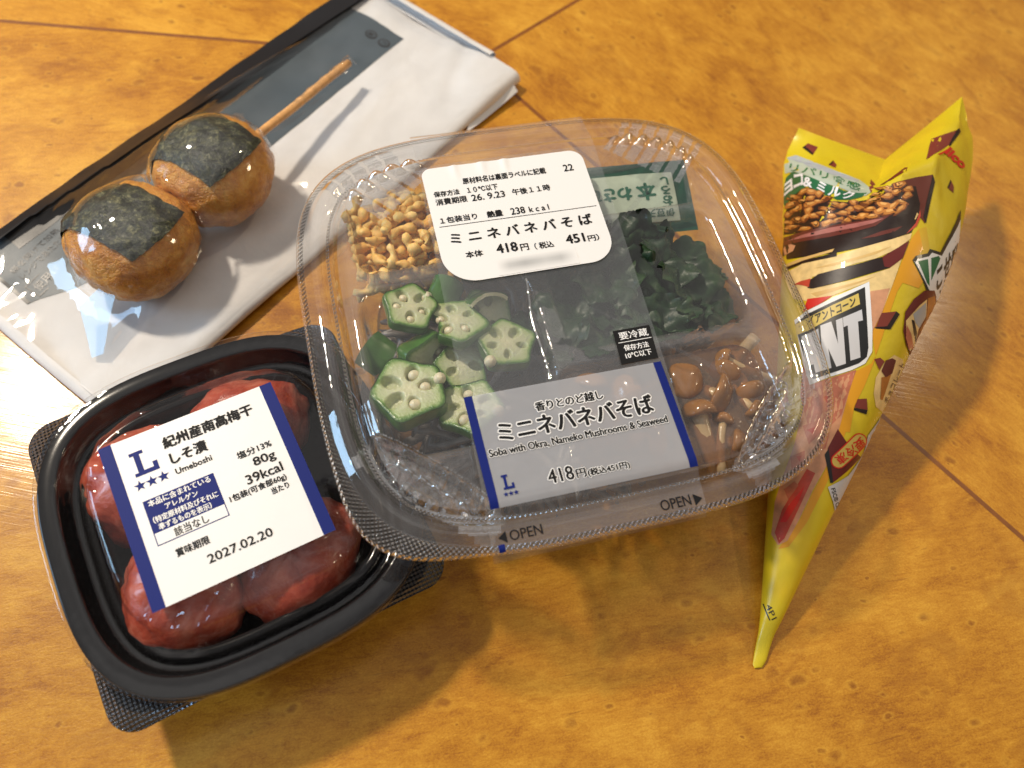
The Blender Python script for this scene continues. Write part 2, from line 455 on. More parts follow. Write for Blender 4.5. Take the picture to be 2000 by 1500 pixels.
M['nstem'] = solid('nameko_stem_tan', (.52, .36, .18), .25, .5, var=.25, scale=2.5, coat=.3, sss=.15, sssr=.2)
M['broth'] = clear('brown_mushroom_jelly', tint=(.80, .58, .36), k=1.4, rough=.08, haze=.30, hazecol=(.25, .155, .085), bump=wob_bump(1.3, .6, .15))
M['noodle'] = solid('buckwheat_noodle', (.20, .17, .14), .35, .5, var=.25, scale=3)
M['green'] = solid('sachet_green_foil', (.002, .065, .036), .45, .25, bumpy=.25, bscale=5)
M['sachet'] = solid('sachet_pale_film', (.44, .52, .41), .40, .3, var=.18, scale=1.2, bumpy=.3, bscale=1.5)
M['sachetink'] = solid('sachet_green_ink', (.008, .11, .06), .4)

# ---------------------------------------------------------------- table
def make_table():
    mb = MB(); P0 = Vector((-3.99, 26.91)); R = 160.0
    angs = [-38.0, 53.3, 188.8, 322.0]
    for k in range(3):
        a0, a1 = math.radians(angs[k]), math.radians(angs[k + 1])
        n = 10; ring = [(P0.x + R * cos(a0 + (a1 - a0) * i / n), P0.y + R * sin(a0 + (a1 - a0) * i / n)) for i in range(n + 1)]
        rot = (math.radians(-38), math.radians(-2), math.radians(20))[k]
        pts = [(P0.x, P0.y)] + ring
        uvs = []
        for x, y in pts:
            dx, dy = x - P0.x, y - P0.y
            uvs.append((dx * cos(rot) + dy * sin(rot) + 50 * k, -dx * sin(rot) + dy * cos(rot) + 30 * k))
        mb.add([(x, y, 0) for x, y in pts], [(0, i + 1, i + 2) for i in range(n)], 0, uvs)
    for a in angs[:3]:
        a = math.radians(a); d = Vector((cos(a), sin(a))); nn = Vector((-d.y, d.x)) * .085
        q = [P0 + nn, P0 - nn, P0 + d * R - nn, P0 + d * R + nn]
        mb.ngon([(p.x, p.y, .004) for p in q], 1)
    # underside so that the top has its thickness
    mb.box((P0.x, P0.y, -1.6), (2 * R * .7, 2 * R * .7, 3.0), 1)
    o = mb.build('table_top', [M['wood'], M['inlay']], smooth=False)
    tag(o, kind='structure')
make_table()

# ---------------------------------------------------------------- rounded-square shells
def sq_r(th, a, b, n): return (abs(cos(th) / a) ** n + abs(sin(th) / b) ** n) ** (-1 / n)
def contour(a, b, n, N):
    th = [2 * pi * i / 4000 for i in range(4000)]
    P = [(sq_r(t, a, b, n) * cos(t), sq_r(t, a, b, n) * sin(t)) for t in th]
    L = [0]
    for i in range(4000):
        p, q = P[i], P[(i + 1) % 4000]; L.append(L[-1] + math.hypot(q[0] - p[0], q[1] - p[1]))
    out = []; j = 0
    for k in range(N):
        t = L[-1] * k / N
        while L[j + 1] < t: j += 1
        f = (t - L[j]) / (L[j + 1] - L[j]); p, q = P[j], P[(j + 1) % 4000]
        out.append((p[0] + f * (q[0] - p[0]), p[1] + f * (q[1] - p[1])))
    nor = []
    for k in range(N):
        p, q = out[k - 1], out[(k + 1) % N]; dx, dy = q[0] - p[0], q[1] - p[1]; l = math.hypot(dx, dy); nor.append((dy / l, -dx / l))
    return out, nor, L[-1]
def shell(mb, a, b, n, N, prof, mat=0, center_z=None, zfun=None, dfun=None, cap_rings=0, flip=False):
    """prof: list of (inset, z[, material]); the last ring is closed towards the centre"""
    C, NR, LEN = contour(a, b, n, N)
    rows = []; uvs = []; mats = []
    for pr_ in prof:
        d, z = pr_[0], pr_[1]; row = []; uv = []
        for k in range(N):
            dd = d + (dfun(k / N, d, C[k]) if dfun else 0)
            x, y = C[k][0] - dd * NR[k][0], C[k][1] - dd * NR[k][1]
            zz = z + (zfun(x, y, dd) if zfun else 0)
            row.append((x, y, zz)); uv.append((LEN * k / N, dd))
        rows.append(row); uvs.append(uv); mats.append(pr_[2] if len(pr_) > 2 else mat)
    if center_z is not None:
        last = rows[-1]; m = max(1, cap_rings)
        for i in range(1, m + 1):
            f = 1 - i / (m + 1)
            r = [(x * f, y * f, center_z + (zfun(x * f, y * f, 9) if zfun else 0)) for x, y, z in last]
            rows.append(r); uvs.append([(x, y) for x, y, z in r]); mats.append(mat)
        rows.append([(0, 0, center_z + (zfun(0, 0, 9) if zfun else 0))] * N); uvs.append([(0, 0)] * N); mats.append(mat)
    mb.grid(rows, lambda i: mats[i], True, uvs, flip)
    return rows

# ---------------------------------------------------------------- pickled plum pack
ume = empty('pickled_plum_pack', (-6.74, 6.15, 0), 37.6, 'square black tray of red pickled plums, clear lid with blue edged white label', 'food pack')
mb = MB()
shell(mb, 4.6, 4.6, 3.0, 240, [(1.55, .05), (1.30, .05), (1.18, .2), (.42, 2.05), (.32, 2.30), (.02, 2.34), (.0, 2.42), (.01, 2.66), (.025, 2.72), (.05, 2.75), (.08, 2.76), (.48, 2.76), (.51, 2.75), (.53, 2.72), (.545, 2.66), (.64, 2.12), (.80, 2.05), (.88, 2.06),
                              (.93, 2.16), (.96, 2.30), (1.0, 2.34), (1.16, 2.34), (1.22, 2.28), (1.30, 1.9), (1.5, .6), (1.7, .42)], center_z=.42)
shell(mb, 3.04, 3.04, 3.0, 60, [(0, .05)], center_z=.05, flip=True)
mb.build('tray', M['black'], ume)
mb = MB()
base = rrect(-4.44, -4.40, 4.40, 4.44, .70, 10)
inner = contour(4.55, 4.55, 3.0, len(base))[0]
rot = min(range(len(base)), key=lambda k: math.hypot(inner[k][0] - base[0][0], inner[k][1] - base[0][1]))
inner = [inner[(k + rot) % len(base)] for k in range(len(base))]
def nearest_inner(p):
    t = math.atan2(p[1], p[0]); r = sq_r(t, 4.5, 4.5, 3.0); return (r * cos(t), r * sin(t))
dense = []
for i in range(len(base)):
    p, q = base[i], base[(i + 1) % len(base)]; m = max(1, int(math.hypot(q[0] - p[0], q[1] - p[1]) / .2))
    for k in range(m): dense.append((p[0] + (q[0] - p[0]) * k / m, p[1] + (q[1] - p[1]) * k / m))
def sag(x, y): return -.10 * sst(5.2, 6.3, math.hypot(x, y))
rws = [[(x, y, 2.22 + sag(x, y)) for x, y in dense], [(x, y, 2.26 + sag(x, y)) for x, y in dense]]
rws.append([((x * .5 + nearest_inner((x, y))[0] * .5), (y * .5 + nearest_inner((x, y))[1] * .5), 2.29) for x, y in dense])
rws.append([(*nearest_inner(p), 2.30) for p in dense])
mb.grid(rws, 0, True)
mb.build('corner_flange', M['flange'], ume)
mb = MB()
def ulz(x, y, d):
    z = 0
    for ang, amp in ((-135, .34), (-45, .26), (45, .12), (135, .14)):
        a = math.radians(ang); ca, sa = cos(a), sin(a)
        t = -x * sa + y * ca; rr = x * ca + y * sa
        if 1.05 < d < 2.4: z -= amp * sst(1.05, 1.5, d) * (1 - sst(1.9, 2.35, d)) * (1 - sst(.75, 1.15, abs(t))) * (1 + .25 * sin(t * 9)) * (rr > 0)
    return z
shell(mb, 4.6, 4.6, 3.0, 300, [(-.05, 2.40), (-.06, 2.74), (-.05, 2.81), (-.02, 2.84), (.03, 2.85), (.46, 2.85), (.50, 2.84), (.53, 2.81), (.55, 2.74), (.66, 2.20), (.84, 2.14), (.92, 2.22), (.98, 2.40), (1.16, 2.44), (1.26, 2.60), (1.34, 2.9), (1.40, 3.25), (1.47, 3.42), (1.55, 3.49), (1.65, 3.51)]
      + [(1.75 + .1 * i, 3.51) for i in range(7)], center_z=3.51, zfun=ulz, cap_rings=3)
mb.build('lid', M['umelid'], ume)
mb = MB(); Z = 3.545
mb.ngon([(x, y, Z) for x, y in rrect(-2.52, -2.30, 2.10, 2.34, .06, 4)], 0)
put_quad(mb, [(-2.52, -2.30), (-2.20, -2.30), (-2.20, 2.34), (-2.52, 2.34)], Z + .006, 1)
put_quad(mb, [(1.78, -2.30), (2.10, -2.30), (2.10, 2.34), (1.78, 2.34)], Z + .006, 1)
L_SH = [(0, 1), (.57, 1), (.57, .86), (.40, .86), (.40, .17), (.80, .17), (.80, .38), (1, .38), (1, 0), (0, 0), (0, .14), (.16, .14), (.16, .86), (0, .86)]
def put_poly(mb, pts, z, mi, warp=None):
    tri = tessellate_polygon([[Vector((x, y, 0)) for x, y in pts]])
    P = [(x, y, z) for x, y in pts]
    if warp: P = [warp(*p) for p in P]
    fs = []
    for t in tri:
        a, b, c = [pts[i] for i in t]
        fs.append(tuple(t) if (b[0] - a[0]) * (c[1] - a[1]) - (b[1] - a[1]) * (c[0] - a[0]) > 0 else tuple(t)[::-1])
    mb.add(P, fs, mi)
put_poly(mb, [(-1.88 + .61 * x, 1.18 + .70 * y) for x, y in L_SH], Z + .006, 1)
for cx in (-1.85, -1.555, -1.26): put_poly(mb, star(cx, .925, .155), Z + .006, 1)
put_quad(mb, [(-1.93, -.79), (-.12, -.79), (-.12, .48), (-1.93, .48)], Z + .004, 1)
put_quad(mb, [(-1.905, -.765), (-.145, -.765), (-.145, -.45), (-1.905, -.45)], Z + .008, 0)
UME = [('紀州産南高梅干', 'k', 1, [-1.0, 1.63, 1.37, 1.96]), ('しそ漬', 'k', 1, [-0.96, 1.14, -0.03, 1.47]), ('Umeboshi', 'k', 0, [-0.95, 0.83, -0.02, 0.99]), ('本品に含まれている', 'w', 0, [-1.82, 0.27, -0.24, 0.45]), ('アレルゲン', 'w', 0, [-1.46, 0.05, -0.64, 0.21]), ('（特定原材料及びそれに', 'w', 0, [-1.83, -0.20, -0.20, -0.02]), ('準ずるものを表示）', 'w', 0, [-1.76, -0.42, -0.44, -0.24]), ('該当なし', 'k', 0, [-1.46, -0.74, -0.61, -0.50]), ('賞味期限', 'k', 0, [-1.59, -1.26, -0.77, -1.04]), ('2027.02.20', 'k', 0, [-0.96, -1.75, 0.67, -1.52]), ('塩分13%', 'k', 0, [0.57, 0.54, 1.48, 0.75]), ('80g', 'k', 2, [0.89, 0.12, 1.46, 0.43]), ('39kcal', 'k', 2, [0.56, -0.22, 1.51, 0.04]), ('1包装(可食部60g)', 'k', 0, [0.02, -0.52, 1.5, -0.3]), ('当たり', 'k', 0, [1.03, -0.74, 1.48, -0.56])]
for s_, c_, b_, r_ in UME:
    put_text(mb, s_, r_, Z + .012, 2 if c_ == 'k' else 0, .016 if b_ == 1 else .009 if b_ else .006)
mb.build('label', [M['label'], M['blue'], M['ink']], ume, smooth=False)

random.seed(4)
def make_plum(loc, rx, ry, rz_, rot, seed, label):
    mb = MB(); rows = []
    for i in range(25):
        v = pi * i / 24; row = []
        for k in range(48):
            u = 2 * pi * k / 48
            x, y, z = sin(v) * cos(u), sin(v) * sin(u), cos(v)
            q = 1 + .10 * fb(x * 1.3 + seed, y * 1.3, z * 1.3) + .06 * abs(fb(x * 2.2 + seed, y * 2.2, z * 1.0 + 3)) - .07 * math.exp(-((u - 3.0) / .22) ** 2) * sin(v)
            row.append((x * q * rx, y * q * ry, z * q * rz_))
        rows.append(row)
    mb.grid(rows, 0, True, flip=True)
    o = mb.build('pickled_plum', M['plum'], weld=True)
    o.location = Vector(loc) * S; o.rotation_euler = (0, 0, math.radians(rot))
    tag(o, label, 'pickled plum', 'pickled plums in the black tray')
th = math.radians(37.6)
def U2W(x, y): return (-6.74 + x * cos(th) - y * sin(th), 6.15 + x * sin(th) + y * cos(th))
for (x, y), r, sd, lb in (((-1.95, 1.70), (1.55, 1.45, 1.30), 1, 'red pickled plum at the tray corner beside the blue logo'),
                          ((1.05, 2.15), (1.60, 1.25, 1.32), 5, 'pink red wrinkled plum along the top edge of the white label'),
                          ((-2.0, -1.55), (1.50, 1.45, 1.28), 9, 'torn red plum by the lower blue bar at the left of the label'),
                          ((.95, -2.05), (1.65, 1.35, 1.25), 14, 'dark red glossy plum below the printed date at the bottom of the tray')):
    make_plum((*U2W(x, y), .42 + r[2] * 1.04), r[0] * 1.10, r[1] * 1.10, r[2] * 1.05, random.uniform(0, 180) if sd != 5 else 30, sd, lb)

# ---------------------------------------------------------------- noodle pack
SX, SY, SR = .92, 13.04, 23.8
soba = empty('noodle_salad_pack', (SX, SY, 0), SR, 'clear lidded plastic bowl of cold noodles with okra, seaweed and mushrooms, price sticker on top', 'food pack')
sth = math.radians(SR)
def S2W(x, y, z=0): return Vector((SX + x * cos(sth) - y * sin(sth), SY + x * sin(sth) + y * cos(sth), z))
LA, LB, LN = 7.15, 6.8, 3.7
FZ, TZ = 4.4, 4.92                             # flange and lid-top heights
mb = MB()
shell(mb, LA, LB, LN, 200, [(.10, FZ - .06), (.9, FZ - .08), (1.0, FZ - .3), (1.15, 3.4), (1.75, .7), (1.9, .25), (2.1, .08), (2.6, .06), (2.75, .16), (3.2, .18)], center_z=.18)
mb.build('bowl', M['bowl'], soba)
def corner_coords(x, y, ang):
    a = math.radians(ang); return -x * sin(a) + y * cos(a), x * cos(a) + y * sin(a)
# moulded corner grips: depth, half length, inner chord, outer bulge (all along the corner's own axes)
GRIPS = [(-135, -.95, 1.95, 6.12, .42, .40), (-45.5, -.65, 1.85, 6.15, .30, .40), (131.0, .22, 1.35, 6.55, .22, .50), (48.0, .18, 1.4, 6.55, .22, .42)]
def lidz(x, y, d):
    z = 0.0
    for ang, dep, hl, r0, sh, per in GRIPS:
        t, r = corner_coords(x, y, ang)
        if r < 3 or abs(t) > hl + .6: continue
        win = 1 - sst(hl * .72, hl * 1.05, abs(t))
        if dep < -.3:
            chord = r0 + .05 * t * t                        # inner edge of the recess
            wid = 1.05 - .10 * t * t
            q = (r - chord) / max(.3, wid)
            if 0 < q < 1.0 and d > .98:
                ribs = .11 * sst(.0, .15, q) * (1 if sin(2 * pi * t / per) > 0 else -1) * (1 - sst(.25, .5, q) + sst(.62, .8, q))
                arch = .55 * math.exp(-((q - .42) / .13) ** 2) * (1 - sst(hl * .5, hl * .85, abs(t)))
                z += win * (dep * sst(0, .22, q) * (1 - sst(.86, 1.0, q)) * (1 - arch) + ribs)
        else:
            if d > 1.1 and d < 1.75:
                b = .5 + .5 * cos(2 * pi * t / per)
                z += win * dep * b ** .6 * sst(1.1, 1.3, d) * (1 - sst(1.5, 1.75, d))
    return z
def lidd(f, d, c):
    a = math.degrees(math.atan2(c[1], c[0]))
    e = 0
    if d < .15:
        e -= .42 * math.exp(-((a + 137) / 11.0) ** 2)
    return e
prof = [(.0, FZ - .07, 1), (.0, FZ, 1), (.08, FZ + .03, 1), (.20, FZ + .03, 0), (.25, FZ + .06), (.40, FZ + .23), (.45, FZ + .26), (.64, FZ + .26), (.69, FZ + .23), (.80, FZ + .07), (.84, FZ + .03, 1), (.93, FZ + .03, 0), (.97, FZ + .06), (1.08, FZ + .28), (1.12, FZ + .32), (1.16, FZ + .33), (1.20, FZ + .36), (1.30, TZ - .03), (1.36, TZ)]
prof += [(1.36 + .05 * i, TZ) for i in range(1, 44)]
mb = MB()
shell(mb, LA, LB, LN, 900, prof, center_z=TZ, zfun=lidz, dfun=lidd, cap_rings=4)
for k, f in enumerate(mb.f):
    x = sum(mb.v[i][0] for i in f) / len(f); y = sum(mb.v[i][1] for i in f) / len(f)
    for ang, dep, hl, r0, sh, per in GRIPS:
        t, r = corner_coords(x, y, ang)
        if abs(t) < hl * 1.05 and mb.m[k] == 0 and (r0 + .04 * t * t < r < r0 + 1.1 if dep < 0 else abs(lidz(x, y, 1.4)) > .06 and r > 5.5): mb.m[k] = 2
mb.build('lid', [M['lid'], M['lid_bead'], M['lid_rib']], soba)
# compartment insert
POCK = [(-3.95, 3.6, 1.45, 1.50, .45, 1.9, 0), (-3.15, -1.15, 2.45, 2.55, .7, 2.0, 0), (2.65, .55, 2.75, 2.05, .5, 1.9, 0), (2.25, -3.75, 3.0, 1.75, .6, 1.7, 0), (3.4, 3.75, 1.9, .85, .3, .9, 0)]
def insz(x, y):
    z = FZ - .02
    for cx, cy_, hx, hy, r, dep, _ in POCK:
        qx, qy = abs(x - cx) - hx + r, abs(y - cy_) - hy + r
        sd = math.hypot(max(qx, 0), max(qy, 0)) + min(max(qx, qy), 0) - r
        z -= dep * sst(.06, -.42, sd) if False else dep * (1 - sst(-.42, .06, sd))
    return z
mb = MB(); NN = 150
C_, NR_, _l = contour(LA, LB, LN, 220)
rows = []; uvs = []
for i in range(61):
    f = 1 - i / 60
    row = [( (c[0] - 1.15 * n_[0]) * f, (c[1] - 1.15 * n_[1]) * f) for c, n_ in zip(C_, NR_)]
    rows.append([(x, y, insz(x, y)) for x, y in row])
mb.grid(rows, 0, True)
mb.build('compartment_insert', M['insert'], soba)
# wrap band of printed film, bent over the lid from the back flange to the front flange
def bandz(y):
    K = [(-6.90, FZ + .02), (-6.84, FZ + .10), (-6.66, FZ + .28), (-6.05, FZ + .33), (-5.62, TZ + .02), (-5.50, TZ + .05), (5.35, TZ + .05), (5.5, TZ + .02), (6.2, FZ + .30), (6.60, FZ + .28), (6.74, FZ + .06)]
    for (y0, z0), (y1, z1) in zip(K, K[1:]):
        if y <= y1: return z0 + (z1 - z0) * (y - y0) / (y1 - y0)
    return K[-1][1]
def bl(y): return -3.14 - (4.9 - y) * .040
def br(y): return 2.42 - (4.5 - y) * .040
def on_band(x, y, dz): return (x, y, bandz(y) + dz)
ys = [-6.90 + 13.64 * i / 279 for i in range(280)]
mb = MB()
mb.grid([[on_band(bl(y) + (br(y) - bl(y)) * k / 12, y, .012 * fb(bl(y) + k * .4, y * .5, 0)) for k in range(13)] for y in ys], 0)
band = mb.build('wrap_band', M['band'], soba)
mb = MB()
mb.grid([[on_band(-1.02 + .05 * sin(y * 2.1) + .035 * k + .05 * y, y, .006 + .02 * (k == 1)) for k in range(3)] for y in [-2.55 + 3.2 * i / 40 for i in range(41)]], 0)
mb.build('film_seam', M['lid_rib'], band)
mb = MB()
YS = [-5.70 + 3.06 * i / 30 for i in range(31)]
mb.grid([[(-3.41 + 5.40 * k / 12, y, max(bandz(y), bandz(y)) + .022) for k in range(13)] for y in YS], 0)
mb.grid([[(-3.44 + .22 * k, y, bandz(y) + .030) for k in (0, 1)] for y in YS], 1)
mb.grid([[(1.79 + .22 * k, y, bandz(y) + .030) for k in (0, 1)] for y in YS], 1)
BAND = [('香りとのど越し', 1, [-1.68, -3.41, 0.15, -3.15]), ('ミニネバネバそば', 1, [-2.79, -4.05, 1.38, -3.53]), ('Soba with Okra, Nameko Mushrooms & Seaweed', 1, [-3.15, -4.43, 1.62, -4.20]), ('418', 0, [-1.86, -5.39, -1.21, -5.03]), ('円', 0, [-1.14, -5.39, -0.9, -5.16]), ('(税込451円)', 0, [-0.85, -5.43, 0.25, -5.21])]
for s_, b_, r_ in BAND:
    put_text(mb, s_, r_, .032, 3, 0, on_band, {'ミニネバネバそば': .050, '香りとのど越し': .036, '418': .034}.get(s_, .024))
    put_text(mb, s_, r_, .040, 2, {'ミニネバネバそば': .022, '香りとのど越し': .012}.get(s_, .010), on_band)
put_poly(mb, [(-3.01 + .28 * x, -5.30 + .38 * y) for x, y in L_SH], .04, 1, on_band)
for cx in (-2.99, -2.86, -2.73): put_poly(mb, star(cx, -5.42, .07), .04, 1, on_band)
for r_, tri_ in (([-3.11, -6.505, -2.29, -6.25], [(-3.40, -6.38), (-3.19, -6.53), (-3.19, -6.24)]), ([0.785, -6.59, 1.59, -6.32], [(1.91, -6.48), (1.68, -6.33), (1.68, -6.64)])):
    put_text(mb, 'OPEN', r_, .03, 2, .004, on_band); put_quad(mb, [(p[0], p[1]) for p in tri_], .03, 2, on_band)
mb.grid([[(-3.44 + .16 * k, y, bandz(y) + .02) for k in (0, 1)] for y in (-6.72, -6.66, -6.60, -6.54)], 1)
mb.build('printed_panel', [M['frost'], M['blue'], M['ink'], M['white']], band)
mb = MB()
put_quad(mb, [(.93, -2.52), (1.99, -2.52), (2.07, -1.48), (1.0, -1.48)], .022, 0, on_band)
put_quad(mb, [(1.04, -1.885), (2.0, -1.885), (2.0, -1.865), (1.04, -1.865)], .03, 1, on_band)
for s_, r_ in (('要冷蔵', [1.125, -1.80, 1.95, -1.56]), ('保存方法', [1.145, -2.15, 1.85, -1.97]), ('10℃以下', [1.115, -2.39, 1.86, -2.21])):
    put_text(mb, s_, r_, .03, 1, .005, on_band)
mb.build('storage_mark', [M['ink'], M['white']], band, smooth=False)
# price sticker, slightly creased at its top edge
def stk(x, y, dz):
    z = TZ + .085 + dz
    for cx, wd in ((-2.1, .09), (-1.25, .12), (-.55, .10)):
        z += .035 * math.exp(-((x - cx) / wd) ** 2) * sst(4.2, 5.0, y)
    return (x + .012 * (y - 2.7), y, z)
mb = MB()
ol = rrect(-3.10, .82, 1.90, 4.98, [.95, .80, .42, .30], 14)
cx0, cy0 = -.6, 2.9
rws = []
for i in range(25):
    f = 1 - i / 24
    rws.append([stk(cx0 + (x - cx0) * f, cy0 + (y - cy0) * f, 0) for x, y in ol])
# denser outline along the straight top edge, so the creases show
def dens(P, d):
    out = []
    for i in range(len(P)):
        p, q = P[i], P[(i + 1) % len(P)]; m = max(1, int(math.hypot(q[0] - p[0], q[1] - p[1]) / d))
        out += [(p[0] + (q[0] - p[0]) * k / m, p[1] + (q[1] - p[1]) * k / m) for k in range(m)]
    return out
ol = dens(ol, .06)
rws = [[stk(cx0 + (x - cx0) * (1 - i / 24), cy0 + (y - cy0) * (1 - i / 24), -.02 if i == 0 else 0) for x, y in ol] for i in range(25)]
rws.insert(1, [stk(x, y, 0) for x, y in ol])
mb.grid(rws, 0, True)
STK = [('原材料名は裏面ラベルに記載', 0, [-1.94, 4.22, 0.62, 4.45]), ('22', 0, [1.19, 4.2, 1.49, 4.45]), ('保存方法', 0, [-2.88, 3.88, -2.12, 4.08]), ('１０℃以下', 0, [-1.88, 3.87, -0.96, 4.08]), ('消費期限', 0, [-2.88, 3.57, -1.95, 3.80]), ('26. 9.23', 0, [-1.81, 3.56, -0.81, 3.79]), ('午後１１時', 0, [-0.57, 3.57, 0.59, 3.80]), ('１包装当り', 0, [-2.88, 2.9, -1.8, 3.12]), ('熱量', 1, [-1.49, 2.89, -1.04, 3.11]), ('238', 0, [-0.78, 2.87, -0.36, 3.11]), ('k c a l', 0, [-0.23, 2.87, 0.37, 3.07]), ('ミ ニ ネ バ ネ バ そ ば', 1, [-2.71, 2.15, 1.52, 2.52]), ('本体', 0, [-2.4, 1.6, -1.91, 1.82]), ('418', 1, [-1.49, 1.6, -0.89, 1.91]), ('円', 0, [-0.8, 1.57, -0.57, 1.8]), ('（ 税込', 0, [-0.39, 1.54, 0.17, 1.77]), ('451', 1, [0.57, 1.57, 1.12, 1.87]), ('円）', 0, [1.22, 1.54, 1.55, 1.76])]
for s_, b_, r_ in STK: put_text(mb, s_, r_, .012, 1, .014 if b_ else .006, stk)
put_quad(mb, [(-2.95, 2.79), (1.80, 2.76), (1.80, 2.775), (-2.95, 2.805)], .012, 1, stk)
mb.add([stk(*p, .008) for p in ((-1.62, .86), (.75, .86), (.75, 1.42), (-1.62, 1.42))], [(0, 1, 2, 3)], 2, [(0, 0), (1, 0), (1, 1), (0, 1)])
mb.build('price_sticker', [M['label'], M['ink'], M['smudge']], soba, sharp=40)

# ---- food in the bowl
random.seed(11)
def resting(o, p, rot=(0, 0, 0)):
    o.location = Vector(p) * S; o.rotation_euler = rot
# buckwheat noodles: a mass nobody could count
mb = MB()
for i in range(190):
    a = random.uniform(0, 2 * pi); r = 5.0 * math.sqrt(random.random()); x, y = r * cos(a), r * sin(a); z = random.uniform(.45, 2.05 + .9 * random.random())
    d = random.uniform(0, 2 * pi); pts = []
    for k in range(16):
        pts.append((x, y, max(.4, min(3.1, z))))
        d += random.uniform(-.45, .45); x += .42 * cos(d); y += .42 * sin(d); z += random.uniform(-.18, .18)
        if math.hypot(x, y) > 4.9: d = math.atan2(-y, -x) + random.uniform(-.6, .6)
    mb.tube([S2W(*p) for p in pts], .11, 0, 7)
o = mb.build('soba_noodles', M['noodle']); tag(o, 'grey brown buckwheat noodles in the bottom of the clear bowl', 'noodles', kind='stuff')

def crumb_mesh(seed):
    random.seed(seed); mb = MB(); n = 11
    if seed % 8 == 0:
        pts = [(0, 0, -.20 + .40 * k / (n - 1)) for k in range(n)]
        rads = [.235 * math.sqrt(max(.02, 1 - ((k - 5) / 5.3) ** 2)) for k in range(n)]
    else:
        L = random.uniform(.70, 1.10); bend = random.uniform(.6, 2.6)
        pts = []; d = -bend / 2; x = y = 0
        for k in range(n):
            pts.append((x, y, .03 * sin(k))); d += bend / n; x += L / n * cos(d); y += L / n * sin(d)
        mxx = sum(p[0] for p in pts) / n; myy = sum(p[1] for p in pts) / n
        pts = [(a - mxx, b - myy, c) for a, b, c in pts]
        rads = [(.135 + .045 * sin(k * .9 + seed)) * math.sqrt(max(.03, 1 - ((k - 5) / 5.4) ** 4)) for k in range(n)]
    mb.tube(pts, rads, 0, 12)
    mb.v = [(x * (1 + .22 * fb(x * 5 + seed, y * 5, z * 5)), y * (1 + .22 * fb(x * 5, y * 5 + seed, z * 5)), z * (1 + .25 * fb(x * 5, y * 5, z * 5 + seed))) for x, y, z in mb.v]
    return mb
protos = []
random.seed(77)
def crumb_z(x, y): return 3.25 + .85 * (1 - sst(.2, 1.9, math.hypot((x + 3.9) / 1.1, (y - 3.55) / 1.05))) 
spots = []
tries = 0
while len(spots) < 165 and tries < 9000:
    tries += 1
    x, y = random.uniform(-5.22, -2.35), random.uniform(2.20, 5.0)
    lay = min(3, len(spots) // 42)
    if all(math.hypot(x - a, y - b) > .285 for a, b, l in spots if l == lay): spots.append((x, y, lay))
for i, (x, y, lay) in enumerate(spots):
    z = crumb_z(x, y) - .52 + .30 * lay + random.uniform(-.06, .10)
    if i < 9:
        st = random.getstate(); o = crumb_mesh(i + 1).build('tempura_crumb', M['crumb'], weld=True); random.setstate(st); protos.append(o)
        tag(o, 'golden crisp tempura crumb heaped in the corner of the clear bowl beside the sticker', 'tempura crumb', 'tempura crumbs in the corner compartment')
    else:
        o = copy_thing(protos[random.randrange(9)])
    resting(o, S2W(x, y, z), (random.uniform(-.45, .45), random.uniform(-.45, .45), random.uniform(0, 6.28)))
    k = random.uniform(.8, 1.08); o.scale = (k, k, k)

def okra_slice(R, thick, loc, rot, label, seed, holes=((0, 1), (1, 1), (2, 0), (3, 1), (4, 1)), cut=None):
    random.seed(seed)
    root = empty('okra_slice', (0, 0, 0), 0, label, 'okra slice', 'okra slices in the clear bowl')
    resting(root, loc, rot)
    def rad(t):
        q = (1 + .085 * cos(5 * t) + .018 * cos(10 * t) + .035 * sin(2 * t + seed) + .025 * sin(3 * t + 2 * seed))
        if cut is not None:
            q *= 1 - .45 * (1 - sst(.35, .75, abs((t - cut + pi) % (2 * pi) - pi)))
        return R * q
    hs = []
    for k, seed_in in holes:
        a = (k + .5) * 2 * pi / 5 + random.uniform(-.12, .12); hs.append((.52 * R * cos(a), .52 * R * sin(a), a, seed_in, random.uniform(.62, 1.15)))
    def top(x, y):
        z = 0
        for hx, hy, a, si, sc in hs:
            dx, dy = x - hx, y - hy
            u_, v_ = dx * cos(a) + dy * sin(a), -dx * sin(a) + dy * cos(a)
            q = math.sqrt((u_ / (.27 * R * sc)) ** 2 + (v_ / (.185 * R * sc)) ** 2)
            z -= .55 * thick * (1 - sst(.72, 1.08, q))
        return z + .010 * fb(x * 3, y * 3, seed)
    mb = MB(); NA, NRR = 100, 26; rows = []; uvs = []
    for i in range(NRR + 1):
        f = i / NRR; rr = []; uu = []
        for k in range(NA):
            t = 2 * pi * k / NA; r = rad(t) * f * .985; x, y = r * cos(t), r * sin(t)
            rr.append((x, y, thick / 2 + top(x, y) - (.05 * thick if i == NRR else 0))); uu.append((f, t))
        rows.append(rr); uvs.append(uu)
    mb.grid(rows, 0, True, uvs)
    mb.build('flesh', M['okra'], root)
    mb = MB(); rows = []
    for i in range(7):
        f = i / 6; z = thick / 2 - thick * f; b = 1 + .03 * sin(pi * f)
        rows.append([(rad(2 * pi * k / NA) * b * cos(2 * pi * k / NA), rad(2 * pi * k / NA) * b * sin(2 * pi * k / NA), z - (.04 * thick if i == 0 else 0)) for k in range(NA)])
    rows.append([(0, 0, -thick / 2)] * NA)
    mb.grid(rows, 0, True, flip=True)
    mb.build('rind', M['rind'], root)
    for hx, hy, a, si, sc in hs:
        if not si: continue
        seed_mesh(.165 * R * random.uniform(.85, 1.15)).build('seed', M['oseed'], root).location = Vector((hx * random.uniform(.85, 1.1), hy * random.uniform(.85, 1.1), thick / 2 - .13)) * S
    return root
